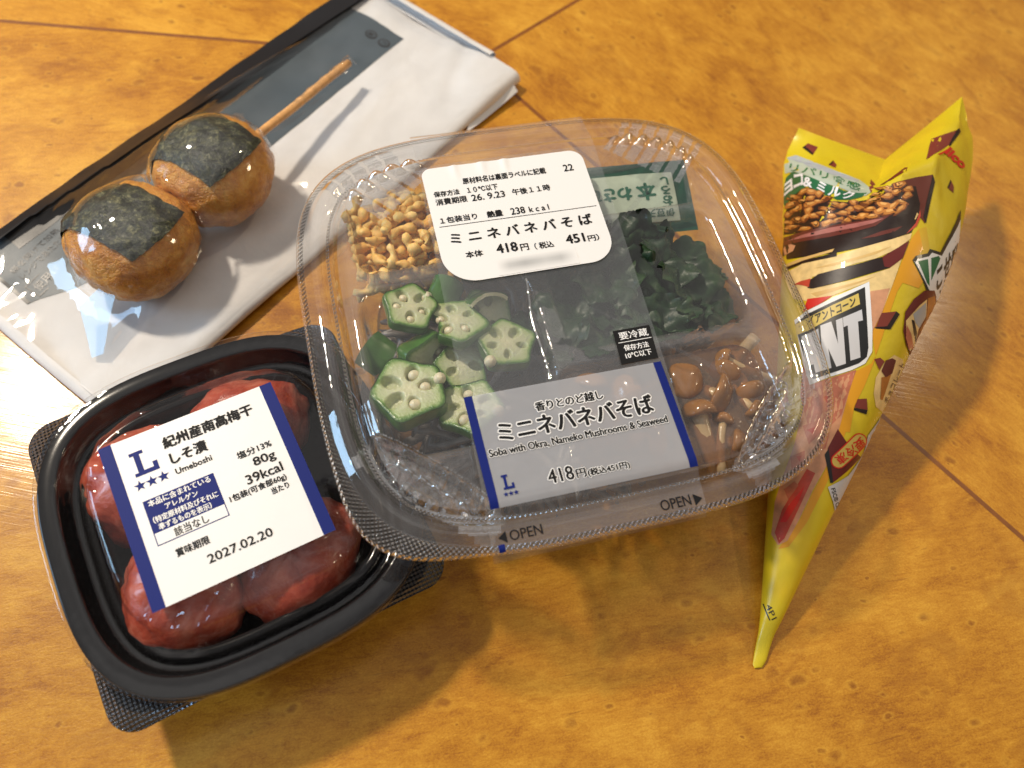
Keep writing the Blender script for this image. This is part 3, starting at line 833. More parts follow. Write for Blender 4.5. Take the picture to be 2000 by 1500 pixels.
def seed_mesh(r):
    mb = MB(); rows = []
    for i in range(13):
        v = pi * i / 12
        rows.append([(r * sin(v) * cos(u) * 1.08, r * sin(v) * sin(u), r * .95 * cos(v) * (1 - .1 * cos(u))) for u in [2 * pi * k / 18 for k in range(18)]])
    mb.grid(rows, 0, True, flip=True)
    return mb
OK = [(.74, 0.32, (-4.22, .68, 4.32), (.18, .10, 1.3), 'small five sided okra slice with bright green rim nearest the tempura crumbs', 2, ((0, 1), (1, 1), (2, 1), (3, 1), (4, 0)), None),
      (.98, 0.47, (-4.72, -1.85, 4.20), (-.16, .06, .55), 'largest pale okra slice with open seed holes at the lower left of the bowl', 5, ((0, 1), (1, 0), (2, 0), (3, 1), (4, 1)), None),
      (.86, 0.32, (-3.05, .05, 4.18), (.22, .20, 2.2), 'split okra slice with cracked green rim half under the wrap band', 8, ((0, 1), (1, 1), (2, 1), (3, 0), (4, 0)), 1.0),
      (.82, 0.35, (-1.80, -.88, 4.10), (-.12, .16, .2), 'pale okra slice with empty round holes under the band beside the seaweed', 13, ((0, 0), (1, 0), (2, 0), (3, 0), (4, 0)), None),
      (.84, 0.35, (-3.20, -2.60, 4.12), (-.25, .05, .9), 'okra slice with two seeds half hidden by the frosted panel corner', 17, ((0, 1), (1, 0), (2, 1), (3, 0), (4, 0)), None),
      (.74, 0.30, (-3.10, -1.08, 3.72), (.1, -.1, 1.7), 'lower greyish okra slice sunk under the band between seeded ones', 21, ((0, 0), (1, 0), (3, 0)), None),
      (.80, 0.53, (-4.05, -.62, 3.55), (1.0, .3, .3), 'dark green okra slice lying on its edge beneath the small top slice', 25, ((0, 1), (2, 1)), None),
      (.76, 0.35, (-2.05, .42, 3.75), (.3, -.2, .6), 'okra slice tucked beneath the lower edge of the price sticker', 29, ((0, 0), (1, 1), (3, 0)), None)]
for R_, t_h, p, ro, lb, sd, hs, ct in OK:
    okra_slice(R_, t_h, S2W(*p), (ro[0], ro[1], ro[2] + sth), lb, sd, hs, ct)
def okra_strip(w_, h_, bend, loc, rot, label, seed):
    mb = MB(); rows = []; inn = []
    for i in range(14):
        u = -1 + 2 * i / 13
        q = [( .9 * w_ * sin(u * bend) / bend, h_ * (v - .5) * (1 - .25 * u * u), .9 * w_ * (cos(u * bend) - 1) / bend + .03 * fb(u * 3, v * 3, seed)) for v in [k / 7 for k in range(8)]]
        rows.append(q); inn.append([(x * .93, y * .97, z - .10) for x, y, z in q])
    root = empty('okra_piece', (0, 0, 0), 0, label, 'okra piece')
    mb.grid(rows, 0, flip=True); mb.build('rind', M['rind'], root)
    mb = MB(); mb.grid(inn, 0)
    edge = lambda a, b: mb.grid([a, b], 0)
    edge([r[0] for r in rows], [r[0] for r in inn]); edge([r[-1] for r in inn], [r[-1] for r in rows]); edge(rows[-1], inn[-1]); edge(inn[0], rows[0])
    mb.build('flesh', M['okra'], root)
    resting(root, loc, rot)
okra_strip(.75, .85, 1.1, S2W(-5.35, -.45, 4.10), (.45, -.35, sth + .7), 'curved dark green okra skin piece against the left wall of the bowl', 3)
okra_strip(.62, 1.15, 1.0, S2W(-3.15, .98, 4.25), (.5, .3, sth - .5), 'bright green okra strip standing beside the sticker edge', 6)
okra_strip(.70, .70, .8, S2W(-2.02, .80, 4.38), (-.9, .1, sth + .1), 'deep green okra piece on its side just under the sticker', 12)
for p, lb in (((-3.86, -1.70, 4.45), 'round cream okra seed left of the wrap band edge'), ((-2.42, -1.48, 4.5), 'shiny cream okra seed under the band below the holed slice'),
              ((-3.66, 1.05, 4.2), 'cream okra seed behind the smallest okra slice'), ((-2.55, -2.95, 4.45), 'cream okra seed blurred behind the frosted panel')):
    o = seed_mesh(.165).build('okra_seed', M['oseed']); tag(o, lb, 'okra seed', 'loose okra seeds'); resting(o, S2W(*p), (.4, .3, 1))

def wak_leaf(w_, h_, seed, fold):
    mb = MB(); rows = []
    for i in range(23):
        u = -1 + 2 * i / 22; row = []
        for k in range(19):
            v = -1 + 2 * k / 18
            e = 1 + .22 * fb(u * 1.6 + seed, v * 1.6, 2) - .25 * (abs(u * v)) ** 2
            x, y = u * w_ * e, v * h_ * e
            z = fold * .55 * abs(u) * w_ + .34 * fb(x * 1.1 + seed, y * 1.1, seed) + .20 * sin(4 * u + 3 * v + seed) * abs(v) + .05 * fb(x * 3, y * 3, seed + 3)
            row.append((x, y, z))
        rows.append(row)
    b = len(rows); mb.grid(rows, 0, flip=True); mb.grid([[(x, y, z - .035) for x, y, z in r] for r in rows], 0)
    return mb
WAK = [((3.02, 2.15, 4.25), .62, .75, .9, (.75, -.5, .4), 'dark green folded seaweed leaf standing up by the green sachet'),
       ((3.62, 1.55, 4.28), .42, .70, 1.2, (.5, .7, .2), 'curled seaweed leaf with lit fold right of the sticker corner'),
       ((4.15, .35, 4.15), 1.05, .85, .3, (.2, .25, .6), 'large ragged seaweed leaf at the right edge of the heap'),
       ((3.45, .75, 4.3), .9, .55, .7, (-.2, .3, -.5), None), ((2.55, .2, 4.15), 1.1, .9, .3, (.15, -.2, 1.2), None), ((1.55, .75, 4.2), 1.0, .9, .4, (-.2, .1, .2), None),
       ((.4, -.1, 4.05), 1.0, .95, .3, (.2, .1, 2.2), None), ((1.3, -1.05, 4.1), 1.1, .7, .3, (.1, .2, .5), None), ((2.6, -.95, 4.2), 1.1, .6, .4, (.2, -.15, .1), None),
       ((4.35, -.85, 3.95), 1.0, .55, .3, (-.1, .3, .4), None), ((3.35, -.25, 3.95), 1.2, .9, .2, (.1, .1, 1.9), None), ((.35, 1.15, 3.9), .8, .8, .3, (.1, -.1, .9), None), ((-.45, -.30, 3.45), .75, .8, .3, (.2, .2, .4), None), ((2.2, 1.5, 4.0), .9, .7, .3, (.3, -.1, 1.0), None),
       ((-.45, -1.55, 4.3), .38, .32, .3, (.2, .1, .4), 'small separate scrap of green seaweed at the centre seam of the band')]
for i, (p, w_, h_, fo, ro, lb) in enumerate(WAK):
    o = wak_leaf(w_ * (1.15 if i > 1 else 1), h_ * (1.15 if i > 1 else 1), i * 3.7 + 1, fo).build('seaweed_leaf', M['wakame'])
    tag(o, lb or 'dark green wet seaweed leaf in the crumpled heap below the sticker', 'seaweed', 'seaweed leaves in the bowl')
    resting(o, S2W(*p), (ro[0], ro[1], ro[2] + sth))

# mushrooms in brown jelly
def mushroom(loc, rc, hc, stem, rot, label, sr=.17):
    root = empty('nameko_mushroom', (0, 0, 0), 0, label, 'mushroom', 'nameko mushrooms in brown jelly')
    mb = MB(); rows = []
    for i in range(15):
        a = (pi / 2) * i / 11 if i < 12 else pi / 2
        r = rc * sin(a) if i < 12 else rc * (.93 - .26 * (i - 12)); z = hc * cos(a) if i < 12 else -.05 - .02 * (i - 12)
        rows.append([(r * cos(t) * (1 + .06 * sin(2 * t + rc * 9)), r * sin(t) * (1 + .05 * cos(3 * t)), z + .04 * sin(3 * t) * (r / rc) ** 2) for t in [2 * pi * k / 32 for k in range(32)]])
    mb.grid(rows, 0, True, flip=True); mb.build('cap', M['ncap'], root)
    mb = MB(); n = len(stem)
    mb.tube([(0, 0, -.02)] + stem, [sr * 1.0] + [sr * (1 + .12 * k / n) for k in range(n)], 0, 12); mb.build('stem', M['nstem'], root)
    resting(root, S2W(*loc), (rot[0], rot[1], rot[2] + sth))
CS = lambda L, b: [(b * (k / 6) ** 2, .1 * b * k / 6, -L * k / 6) for k in range(1, 7)]
for a in [((2.93, -2.90, 4.00), .46, .25, CS(1.0, .2), (.05, .05, 0), 'round amber mushroom cap seen from above right of the blue bar', .17),
          ((2.95, -3.95, 4.05), .42, .32, CS(1.6, .25), (-1.25, .15, .0), 'tan mushroom standing with round cap and pale stem below the amber disc', .19),
          ((3.75, -3.55, 4.00), .52, .26, CS(1.2, .5), (.9, .9, .3), 'folded mushroom cap with thin pale rim in the jelly', .15),
          ((4.25, -2.80, 3.85), .38, .28, CS(1.4, .6), (.4, -1.2, .2), 'mushroom with long curved stem at the far wall of the jelly compartment', .14),
          ((4.70, -3.55, 3.80), .42, .30, CS(1.3, .4), (1.1, -.8, .5), 'brown mushroom beside the moulded corner of the lid', .16),
          ((.30, -2.45, 3.85), .42, .30, CS(1.1, .4), (-1.0, .8, .1), 'mushroom at the far edge of the frosted panel', .15),
          ((.25, -3.75, 3.85), .50, .30, CS(1.2, .3), (.8, .5, .1), 'amber mushroom blurred behind the panel lettering', .16),
          ((1.15, -2.95, 3.90), .48, .30, CS(1.2, .4), (-.6, -.9, .8), 'mushroom under the top right of the frosted panel', .16),
          ((1.55, -4.35, 3.85), .50, .30, CS(1.1, .4), (.5, 1.0, .3), 'mushroom behind the price line of the frosted panel', .16),
          ((4.30, -2.45, 4.00), .26, .22, CS(1.7, .3), (-1.42, .2, .9), 'slim mushroom lying flat with a long pale stem at the back of the jelly', .10),
          ((3.55, -4.30, 4.02), .24, .20, CS(1.5, .2), (-1.40, -.2, -.5), 'slim mushroom lying with its pale stem pointing toward the lid corner', .10),
          ((4.55, -4.15, 3.98), .28, .22, CS(1.2, .3), (1.35, .3, .4), 'small pale stemmed mushroom against the ribbed corner of the lid', .11),
          ((3.75, -4.95, 3.80), .36, .28, CS(1.3, .4), (1.2, .6, .8), 'small mushroom at the bottom wall right of the panel', .15)]:
    mushroom(a[0], a[1] * 1.22, a[2] * 1.2, a[3], a[4], a[5], a[6] * 1.25)
mb = MB(); rr = rrect(-.70, -5.40, 5.20, -2.05, .6, 8); c0 = (2.25, -3.7)
mb.grid([[tuple(S2W(c0[0] + (x - c0[0]) * f, c0[1] + (y - c0[1]) * f, 4.02 + .05 * fb(x * f, y * f, 1))) for x, y in dens(rr, .25)] for f in (1, .8, .6, .4, .2, 0)], 0, True)
mb.grid([[tuple(S2W(x, y, 4.02 + .05 * fb(x, y, 1))) for x, y in dens(rr, .25)], [tuple(S2W(c0[0] + (x - c0[0]) * .85, c0[1] + (y - c0[1]) * .85, 2.95)) for x, y in dens(rr, .25)]], 0, True)
o = mb.build('mushroom_jelly', M['broth']); tag(o, 'translucent brown jelly around the mushrooms in the lower right compartment', 'jelly', kind='stuff')

# green condiment sachet, printed side up and turned upside down
sac = empty('condiment_sachet', S2W(3.35, 3.55, 4.02), SR - 4.0, 'small green edged wasabi sachet with pale window lying upside down in the bowl', 'sachet')
sac.rotation_euler = (math.radians(13), math.radians(-2), math.radians(SR - 5))
HW, HH = 2.0, 1.22
def pil(x, y): 
    q = max(0, 1 - (abs(x) / (HW - .45)) ** 2.5) * max(0, 1 - (abs(y) / (HH - .32)) ** 2.5)
    return .22 * q ** .6 + .025 * fb(x * 1.5, y * 1.5, 4)
mb = MB()
nx, ny = 48, 30
vs = [[(-HW + 2 * HW * i / nx, -HH + 2 * HH * k / ny, pil(-HW + 2 * HW * i / nx, -HH + 2 * HH * k / ny)) for i in range(nx + 1)] for k in range(ny + 1)]
mb.grid(vs, 0)
mb.grid([[(x, y, -.02 - z * .6) for x, y, z in r] for r in vs], 0, flip=True)
mb.build('foil_pouch', M['green'], sac)
mb = MB(); wx0, wx1, wy0, wy1 = -1.9, 1.48, -.86, .80
mb.grid([[(wx0 + (wx1 - wx0) * i / 30, wy0 + (wy1 - wy0) * k / 16, pil(wx0 + (wx1 - wx0) * i / 30, wy0 + (wy1 - wy0) * k / 16) + .012) for i in range(31)] for k in range(17)], 0)
def sw(x, y, dz): return (x, y, pil(x, y) + .012 + dz)
flipw = lambda x, y, dz: sw(-x, -y, dz)
for s_, r_, b_ in (('お', [-1.30, .06, -.98, .36], .02), ('ろ', [-1.30, -.28, -1.0, .0], .02), ('し', [-1.28, -.62, -1.04, -.34], .02), ('本', [-.78, -.42, -.20, .16], .03), ('わさび', [.0, -.34, 1.40, .12], .03), ('伊豆天城', [-1.32, .48, -.05, .72], .008)):
    put_text(mb, s_, r_, .014, 1, b_, flipw)
mb.build('printed_window', [M['sachet'], M['sachetink']], sac)

# ---------------------------------------------------------------- paper bag with the skewer
BU = Vector((cos(math.radians(-28)), sin(math.radians(-28)))); BV = Vector((-BU.y, BU.x))
def B2W(u, v, z): return (BU.x * u + BV.x * v, BU.y * u + BV.y * v, z)
bag = empty('snack_bag', (0, 0, 0), 0, 'white paper bag with clear film front and dark printed strip holding a rice cake skewer', 'food bag')
def papz(u, v):
    z = .16 + .30 * sst(-18.6, -15.4, u) + .12 * fb(u * .35, v * .22, 3)
    z += .22 * sst(17.5, 20.5, v) * sst(-18, -15, u) - .10 * math.exp(-((u + 15.4 + (v - 19.2) * .5) / .35) ** 2) * sst(18, 20, v)
    z -= .08 * sst(5.0, 2.2, v) if False else 0
    return max(.05, z)
mb = MB(); rows = []
for i in range(90):
    v = 2.15 + 19.75 * i / 89; row = []
    for k in range(50):
        u = -22.6 + 8.15 * k / 49; row.append((u, v, papz(u, v)))
    zr = row[-1][2]; ur = row[-1][0]
    for a in (20, 40, 60, 80, 100, 125, 150, 175):
        t = math.radians(a); h = zr / 2 - .01
        row.append((ur + .42 * sin(t) + (.12 * sst(17, 21, v)), v, zr - h + h * cos(t)))
    for k in range(8): row.append((ur - .3 - k * 1.1, v, .02))
    rows.append([B2W(*p) for p in row])
mb.grid(rows, 0)
mb.build('paper_back', M['paper'], bag)
mb = MB(); rows = []
for i in range(24):                           # rolled lower lip
    f = i / 23; u = -21.6 + 6.9 * f; row = []
    for a in range(0, 181, 15):
        t = math.radians(a); row.append(B2W(u, 2.25 - .34 * sin(t) - .25 * f * (1 - f), .24 + .20 * cos(t) + .03 * fb(u, a * .02, 1)))
    rows.append(row)
mb.grid(rows, 0, flip=True)
mb.build('rolled_lip', M['paper'], bag)
mb = MB(); rows = []
for i in range(24):                           # turned-over upper edge
    f = i / 23; u = -23.0 + 7.6 * f; row = []
    for a in range(0, 181, 15):
        t = math.radians(a); row.append(B2W(u, 21.75 + .40 * sin(t), .40 + .20 * f + .24 * cos(t) + .02 * fb(u, a * .02, 4)))
    rows.append(row)
mb.grid(rows, 0)
mb.build('paper_fold', M['paper'], bag)
mb = MB(); rows = []
for i in range(10):                           # loose corner flap at the top right
    f = i / 9
    rows.append([B2W(-15.2 + 1.55 * k / 9 * (1 - .12 * f), 21.75 - .35 * k / 9 - 2.6 * f * k / 9 - .4 * f, .62 - .35 * (k / 9) ** 2 + .10 * sin(3 * f + k * .3)) for k in range(10)])
mb.grid(rows, 0)
mb.build('corner_flap', M['paper'], bag)
def P2(u, v, dz): return B2W(u, v, papz(u, v) + dz)
mb = MB()
def pr_right(v): return -18.95 + .25 * math.exp(-((v - 12) / 4) ** 2) - .75 * sst(5.0, 2.9, v)
mb.grid([[P2(-22.55 + (pr_right(v) + 22.55) * k / 14, v, .012) for k in range(15)] for v in [3.0 + 17.6 * i / 70 for i in range(71)]], 0)
mb.grid([[P2(-22.6 + 1.0 * k / 4 * (1 - .25 * sst(4, 14, v)), v, .024) for k in range(5)] for v in [4.2 + 17.6 * i / 70 for i in range(71)]], 1)
mb.grid([[P2(-22.4 + (pr_right(3.0) + 22.4) * k / 14, v, .02) for k in range(15)] for v in (3.0, 3.12)], 1)
def pw(x, y, dz): return P2(x, y, dz)
def turned(u0, v0, ang):
    c, s_ = cos(math.radians(ang)), sin(math.radians(ang))
    return lambda x, y, dz: P2(u0 + x * c - y * s_, v0 + x * s_ + y * c, dz)
tw = turned(-19.55, 3.35, 98)
put_text(mb, '使用はしないでください。', [.25, .22, 4.3, .58], .026, 1, 0.0, tw)
for a_, b_ in (((.1, .10), (4.6, .10)), ((.1, .68), (4.6, .68))):
    put_quad(mb, [a_, b_, (b_[0], b_[1] + .035), (a_[0], a_[1] + .035)], .026, 1, tw)
put_quad(mb, [(.1, .10), (.14, .10), (.14, .70), (.1, .70)], .026, 1, tw)
put_text(mb, 'レンジであたためるときは', [.3, .95, 3.4, 1.20], .026, 1, 0.0, tw)
put_text(mb, '袋を開けて加熱', [.3, 1.35, 2.4, 1.60], .026, 1, 0.0, tw)
for cx in (-20.05, -19.35):
    put_poly(mb, [(cx + .27 * cos(t), 19.85 + .22 * sin(t)) for t in [2 * pi * k / 16 for k in range(16)]], .026, 1, pw)
    put_poly(mb, [(cx + .20 * cos(t), 19.85 + .15 * sin(t)) for t in [2 * pi * k / 16 for k in range(16)]], .032, 0, pw)
    put_text(mb, '紙' if cx < -20 else 'プラ', [cx - .12, 19.77, cx + .12, 19.93], .038, 1, .01, pw)
mb.build('printed_strip', [M['slate'], M['slateink']], bag)

# skewer of two fried rice cakes
sk = empty('rice_cake_skewer', (0, 0, 0), 0, 'bamboo skewer of two fried round rice cakes each wrapped with a strip of dark seaweed', 'food skewer')
B1, B2_ = Vector((-12.74, 14.06, 1.70)), Vector((-11.26, 17.40, 1.76))
SD = (B2_ - B1); SD.z = 0; SD.normalize(); SN = Vector((SD.y, -SD.x, 0))       # SN points to the right of the skewer
BR = {0: (1.98, 1.92, 1.46), 1: (1.88, 1.95, 1.48)}
def cake_pt(i, a, b, off=0.0):
    """a: angle across the skewer from straight up (to the right), b: position along the skewer -1..1"""
    c = B1 if i == 0 else B2_; rx, ry, rz_ = BR[i]
    k = math.sqrt(max(0.0, 1 - b * b))
    d = Vector((sin(a) * k, b, cos(a) * k))
    q = 1 + .060 * fb(d.x * 1.6 + i * 7, d.y * 1.6, d.z * 1.6) + .012 * fb(d.x * 6, d.y * 6 + i, d.z * 6)
    e = lambda t: math.copysign(abs(t) ** .92, t)
    p = c + (SN * e(d.x) * rx + SD * e(d.y) * ry) * q + Vector((0, 0, e(d.z) * rz_ * q))
    n_ = (SN * d.x / rx + SD * d.y / ry + Vector((0, 0, d.z / rz_))).normalized()
    return p + n_ * off
for i in (0, 1):
    mb = MB(); rows = []
    for m in range(49):
        b = -cos(pi * m / 48); rows.append([cake_pt(i, 2 * pi * k / 72, b) for k in range(72)])
    mb.grid(rows, 0, True)
    cake = mb.build('rice_cake', M['mochi'], sk, weld=True)
    mb = MB()
    a0, a1, b0, b1 = ((-2.0, .74, -.50, .62) if i == 0 else (-2.0, .72, -.56, .64))
    sur = []; low = []
    for m in range(41):
        a = a0 + (a1 - a0) * m / 40; r1 = []; r2 = []
        for k in range(25):
            t = k / 24
            b = b0 + (b1 - b0) * t + .015 * fb(m * .4, k * .4 + i * 9, 1) * (k in (0, 24)) + (.10 * (a - .2) if i == 0 else .06 * (a - .2))
            of = .06 + .05 * fb(a * 2.6, b * 3.0, i * 5 + 2) + (.07 * sst(.9, 1, m / 40) * (1 if k > 12 else .5))
            aa = a + (.02 * fb(k * .5, i, 3) if m == 40 else 0)
            r1.append(cake_pt(i, aa, b, max(.02, of))); r2.append(cake_pt(i, aa, b, max(.005, of - .03)))
        sur.append(r1); low.append(r2)
    mb.grid(sur, 0); mb.grid(low, 0, flip=True)
    mb.build('seaweed_strip', M['nori'], cake)
mb = MB()
q0, q1 = Vector((-10.60, 18.6, 1.88)), Vector((-8.50, 24.2, 1.15))
mb.tube([q0.lerp(q1, t / 10) + Vector((0, 0, .02 * sin(t))) for t in range(11)], [.155] * 10 + [.14], 0, 12)
mb.build('stick', M['bamboo'], sk)

# clear film stretched over the cakes: membrane over obstacles
GU, GV = 74, 150
us = [-22.62 + 8.30 * i / (GU - 1) for i in range(GU)]; vs_ = [2.2 + 19.6 * i / (GV - 1) for i in range(GV)]
def ob(u, v):
    z = papz(u, v) + .10
    w_ = Vector(B2W(u, v, 0))
    for c, i in ((B1, 0), (B2_, 1)):
        d = w_ - c; x, y = d.x * SN.x + d.y * SN.y, d.x * SD.x + d.y * SD.y; rx, ry, rz_ = BR[i]
        q = 1 - (x / (rx + .06)) ** 2 - (y / (ry + .06)) ** 2
        if q > 0: z = max(z, c.z + .14 + rz_ * 1.03 * q ** .5)
    t = max(0, min(1, ((w_ - q0).dot(q1 - q0)) / (q1 - q0).length_squared)); p = q0.lerp(q1, t)
    if math.hypot(w_.x - p.x, w_.y - p.y) < .2: z = max(z, p.z + .22)
    return z
OB = [[ob(u, v) for u in us] for v in vs_]
HZ = [r[:] for r in OB]
for it in range(420):
    for j in range(1, GV - 1):
        r, up, dn, o_ = HZ[j], HZ[j - 1], HZ[j + 1], OB[j]
        for i in range(1, GU - 1):
            t = .25 * (r[i - 1] + r[i + 1] + up[i] + dn[i])
            t = r[i] + 1.75 * (t - r[i])
            r[i] = t if t > o_[i] else o_[i]
mb = MB()
def crease(u, v, a, b, h, wd):
    ax, ay = a; bx, by = b; L2 = (bx - ax) ** 2 + (by - ay) ** 2
    t = ((u - ax) * (bx - ax) + (v - ay) * (by - ay)) / L2
    if t < 0 or t > 1: return 0
    d = math.hypot(u - ax - t * (bx - ax), v - ay - t * (by - ay))
    return h * max(0, 1 - d / wd) * sin(pi * min(1, t * 1.05 + .02))
CRE = [((-20.92, 3.1), (-19.93, 3.56), .03, .16), ((-19.93, 3.56), (-17.97, 3.93), .03, .16), ((-17.24, 5.51), (-17.9, 3.92), .05, .22), ((-20.4, 5.6), (-18.99, 5.43), .10, .2), ((-18.9, 5.4), (-17.24, 5.51), .10, .2), ((-22.0, 12.0), (-21.2, 19.5), .16, .3), ((-19.58, 9.48), (-21.29, 16.4), .12, .25), ((-17.5, 12.6), (-19.0, 19.0), .06, .4)]
rows = []
for j, v in enumerate(vs_):
    row = []
    for i, u in enumerate(us):
        z = OB[j][i] + (.72 - .66 * (1 - sst(3.2, 6.4, v)) * (1 - sst(-16.6, -15.4, u))) * (HZ[j][i] - OB[j][i]) + .03 * abs(fb(u * .7 + v * .25, v * .35, 6)) * (0 if i in (0, GU - 1) else 1)
        for a, b, h, wd in CRE: z += crease(u, v, a, b, h, wd)
        row.append(B2W(u, v, z))
    rows.append(row)
mb.grid(rows, 0)
FOLD = [(-12.6, 12.93, 1.98), (-13.92, 11.78, 0.90), (-13.54, 11.18, 0.76), (-13.03, 10.3, 0.53), (-12.63, 10.41, 0.75), (-12.68, 11.47, 1.24)]
if FOLD: mb.ngon(FOLD, 1)
mb.build('film_front', [M['film'], M['filmfold']], bag)
mb = MB()
FR = [[B2W(us[i], vs_[j], OB[j][i] + .72 * (HZ[j][i] - OB[j][i]) + .065) for i in range(9)] for j in range(12, GV - 2)]
FR = [[(x, y, z) for x, y, z in r_[:int(5 + 4 * sst(0, .25, k / len(FR)))]] + [r_[int(5 + 4 * sst(0, .25, k / len(FR))) - 1]] * (9 - int(5 + 4 * sst(0, .25, k / len(FR)))) for k, r_ in enumerate(FR)]
mb.grid(FR, 0)
mb.build('printed_edge', M['slateink'], bag)
# ---- wrapped cone geometry -------------------------------------------------
CT = Vector((8.479, 4.896, 0)); CA = Vector((cos(math.radians(80.2)), sin(math.radians(80.2)), 0)); CB = Vector((-CA.y, CA.x, 0)); CZ = Vector((0, 0, 1))
def cone_r(s): return max(.17 + .05 * s, .022 + s * .1894)
def cone_pt(s, phi):
    r = cone_r(s); c = CT + CA * s + CZ * (r + .01)
    flat = .35 + .65 * sst(.3, 1.6, s)
    k = 1 + .012 * sin(3 * phi + s * .7) * sst(3, 9, s)
    return c + r * k * (cos(phi) * CB + flat * sin(phi) * CZ) - CZ * r * (1 - flat)
CONE_TOP = [(8.345, 23.309, 3.0), (9.361, 23.17, 2.9), (10.441, 22.926, 2.9), (11.458, 22.577, 3.0), (12.133, 23.395, 3.1), (12.781, 24.122, 3.3), (13.416, 24.826, 3.6), (14.039, 25.56, 3.8), (14.129, 24.654, 3.8)]
CONE_MID = [(8.093, 22.22, 2.3), (8.474, 20.487, 3.6), (9.199, 19.711, 4.3), (10.407, 19.905, 4.3), (10.499, 19.615, 4.9), (10.878, 19.852, 5.15), (12.076, 20.932, 5.0), (13.107, 22.294, 4.4), (14.298, 23.968, 3.6)]
def interp(L, t):
    k = min(int(t * (len(L) - 1)), len(L) - 2); f = t * (len(L) - 1) - k
    return Vector(L[k]).lerp(Vector(L[k + 1]), f)
def cone_rows():
    nf = 64
    phis = [math.radians(-25 + 180 * i / nf) for i in range(nf)] + [math.radians(155 + 180 * i / nf) for i in range(nf)]
    rows = []; S1 = 11.6
    for i in range(60):
        s = .36 + (S1 - .36) * i / 59
        rows.append([cone_pt(s, p) for p in phis])
    tip = CT + CA * .02 + CB * .10 + CZ * .06
    rows.insert(0, [tip + (p - tip) * .75 - CA * .16 + Vector((0, 0, -.02)) for p in rows[0]])
    rows.insert(0, [tip.copy() for p in phis])
    ring = rows[-1]
    def crinkle(p, a): return Vector((fb(p.x * .8, p.y * .8, p.z * .8), fb(p.y * .8 + 9, p.x * .8, p.z), fb(p.z, p.x * .8, p.y * .8 + 5))) * a
    gen = [(cone_pt(S1, p) - cone_pt(S1 - 1, p)) for p in phis]
    for i in range(1, 27):
        t = i / 26; row = []
        for j, p in enumerate(phis):
            if j <= nf:
                f = j / nf
                a = ring[j]; m = interp(CONE_MID, f); top = interp(CONE_TOP, f)
            else:
                f = 1 - (j - nf) / nf
                top = interp(CONE_TOP, f) + Vector((.02, .05, -.03))
                a = ring[j]; m = a.lerp(top, .5) + Vector((0, .35, -.25)) * sin(pi * f)
            if t <= .6:
                q = t / .6
                L = (m - a).length
                t0 = gen[j].normalized() * L; t1 = (m - a).normalized() * L * .8
                h00 = 2 * q**3 - 3 * q**2 + 1; h10 = q**3 - 2 * q**2 + q; h01 = -2 * q**3 + 3 * q**2; h11 = q**3 - q**2
                P = a * h00 + t0 * h10 + m * h01 + t1 * h11
            else:
                q = (t - .6) / .4
                P = m.lerp(top, q)
            P = P - CB * (.30 * sst(.78, 1, f) * sin(pi * min(1, t / .75)))
            row.append(P + crinkle(P, .07 * sst(0, .4, t) * (1 - sst(.85, 1, t))))
        rows.append(row)
    return rows, nf

# ---------------------------------------------------------------- ice cream cone
def wrapmat(name, color, rough=.42, var=0.0, scale=3.0, spec=.4, coat=.15): return solid(name, color, rough, spec, var=var, scale=scale, coat=coat, bumpy=.10, bscale=2.0)
def yellow_mat():
    t = NT('yellow_printed_wrapper'); v = t.coords()
    a = t.noise(v, .35, 2.0, .5, .3)
    col = t.ramp(a.outputs[0], [(.35, (.62, .48, .012)), (.60, (.70, .53, .013)), (.80, (.74, .44, .012))])
    n_ = t.bump(t.noise(v, 1.6, 3.0).outputs[0], .22, .10)
    return t.done(t.principled(color=col, rough=.38, spec=.45, coat=.25, coat_rough=.25, normal=n_).outputs[0])
WM = {'yellow': yellow_mat()}
for k_, c_ in dict(choc=(.055, .012, .008), choc2=(.12, .022, .014), chocred=(.20, .035, .022), dark=(.014, .005, .004), cream=(.78, .56, .24), cream2=(.66, .42, .14), pink=(.36, .12, .10), nut=(.46, .17, .03), nut2=(.66, .33, .09), nut3=(.14, .035, .008),
                 green=(.010, .13, .045), mint=(.44, .50, .40), white=(.80, .80, .80), black=(.012, .012, .012), silver=(.58, .58, .60), gold=(.62, .46, .10), orange=(.74, .34, .012), amber=(.66, .42, .02), red=(.50, .06, .03), rose=(.50, .16, .09), salmon=(.62, .30, .16), scarlet=(.62, .02, .01), maroon=(.13, .012, .010), gray=(.40, .42, .44), dkgreen=(.02, .16, .05)).items():
    WM[k_] = wrapmat('wrapper_print_' + k_, c_, var=.22 if k_ in ('nut', 'nut2', 'cream', 'choc', 'salmon', 'rose', 'red', 'pink') else 0.0)
WK = list(WM)
cone = empty('ice_cream_cone', tuple(CT), 0, 'wrapped ice cream cone in yellow printed paper lying on the table beside the noodle pack', 'ice cream')
rows, NF = cone_rows()
rows = [[p - CT for p in r] for r in rows]
mb = MB()
mb.grid(rows, 0, True, flip=True)
bvh = BVHTree.FromPolygons([Vector(v) for v in mb.v], mb.f)
ND = Vector((.22, .62, -.75)).normalized()                    # print is laid on from above the front panel
E1 = ND.cross(Vector((0, 0, 1))).normalized(); E2 = E1.cross(ND).normalized()
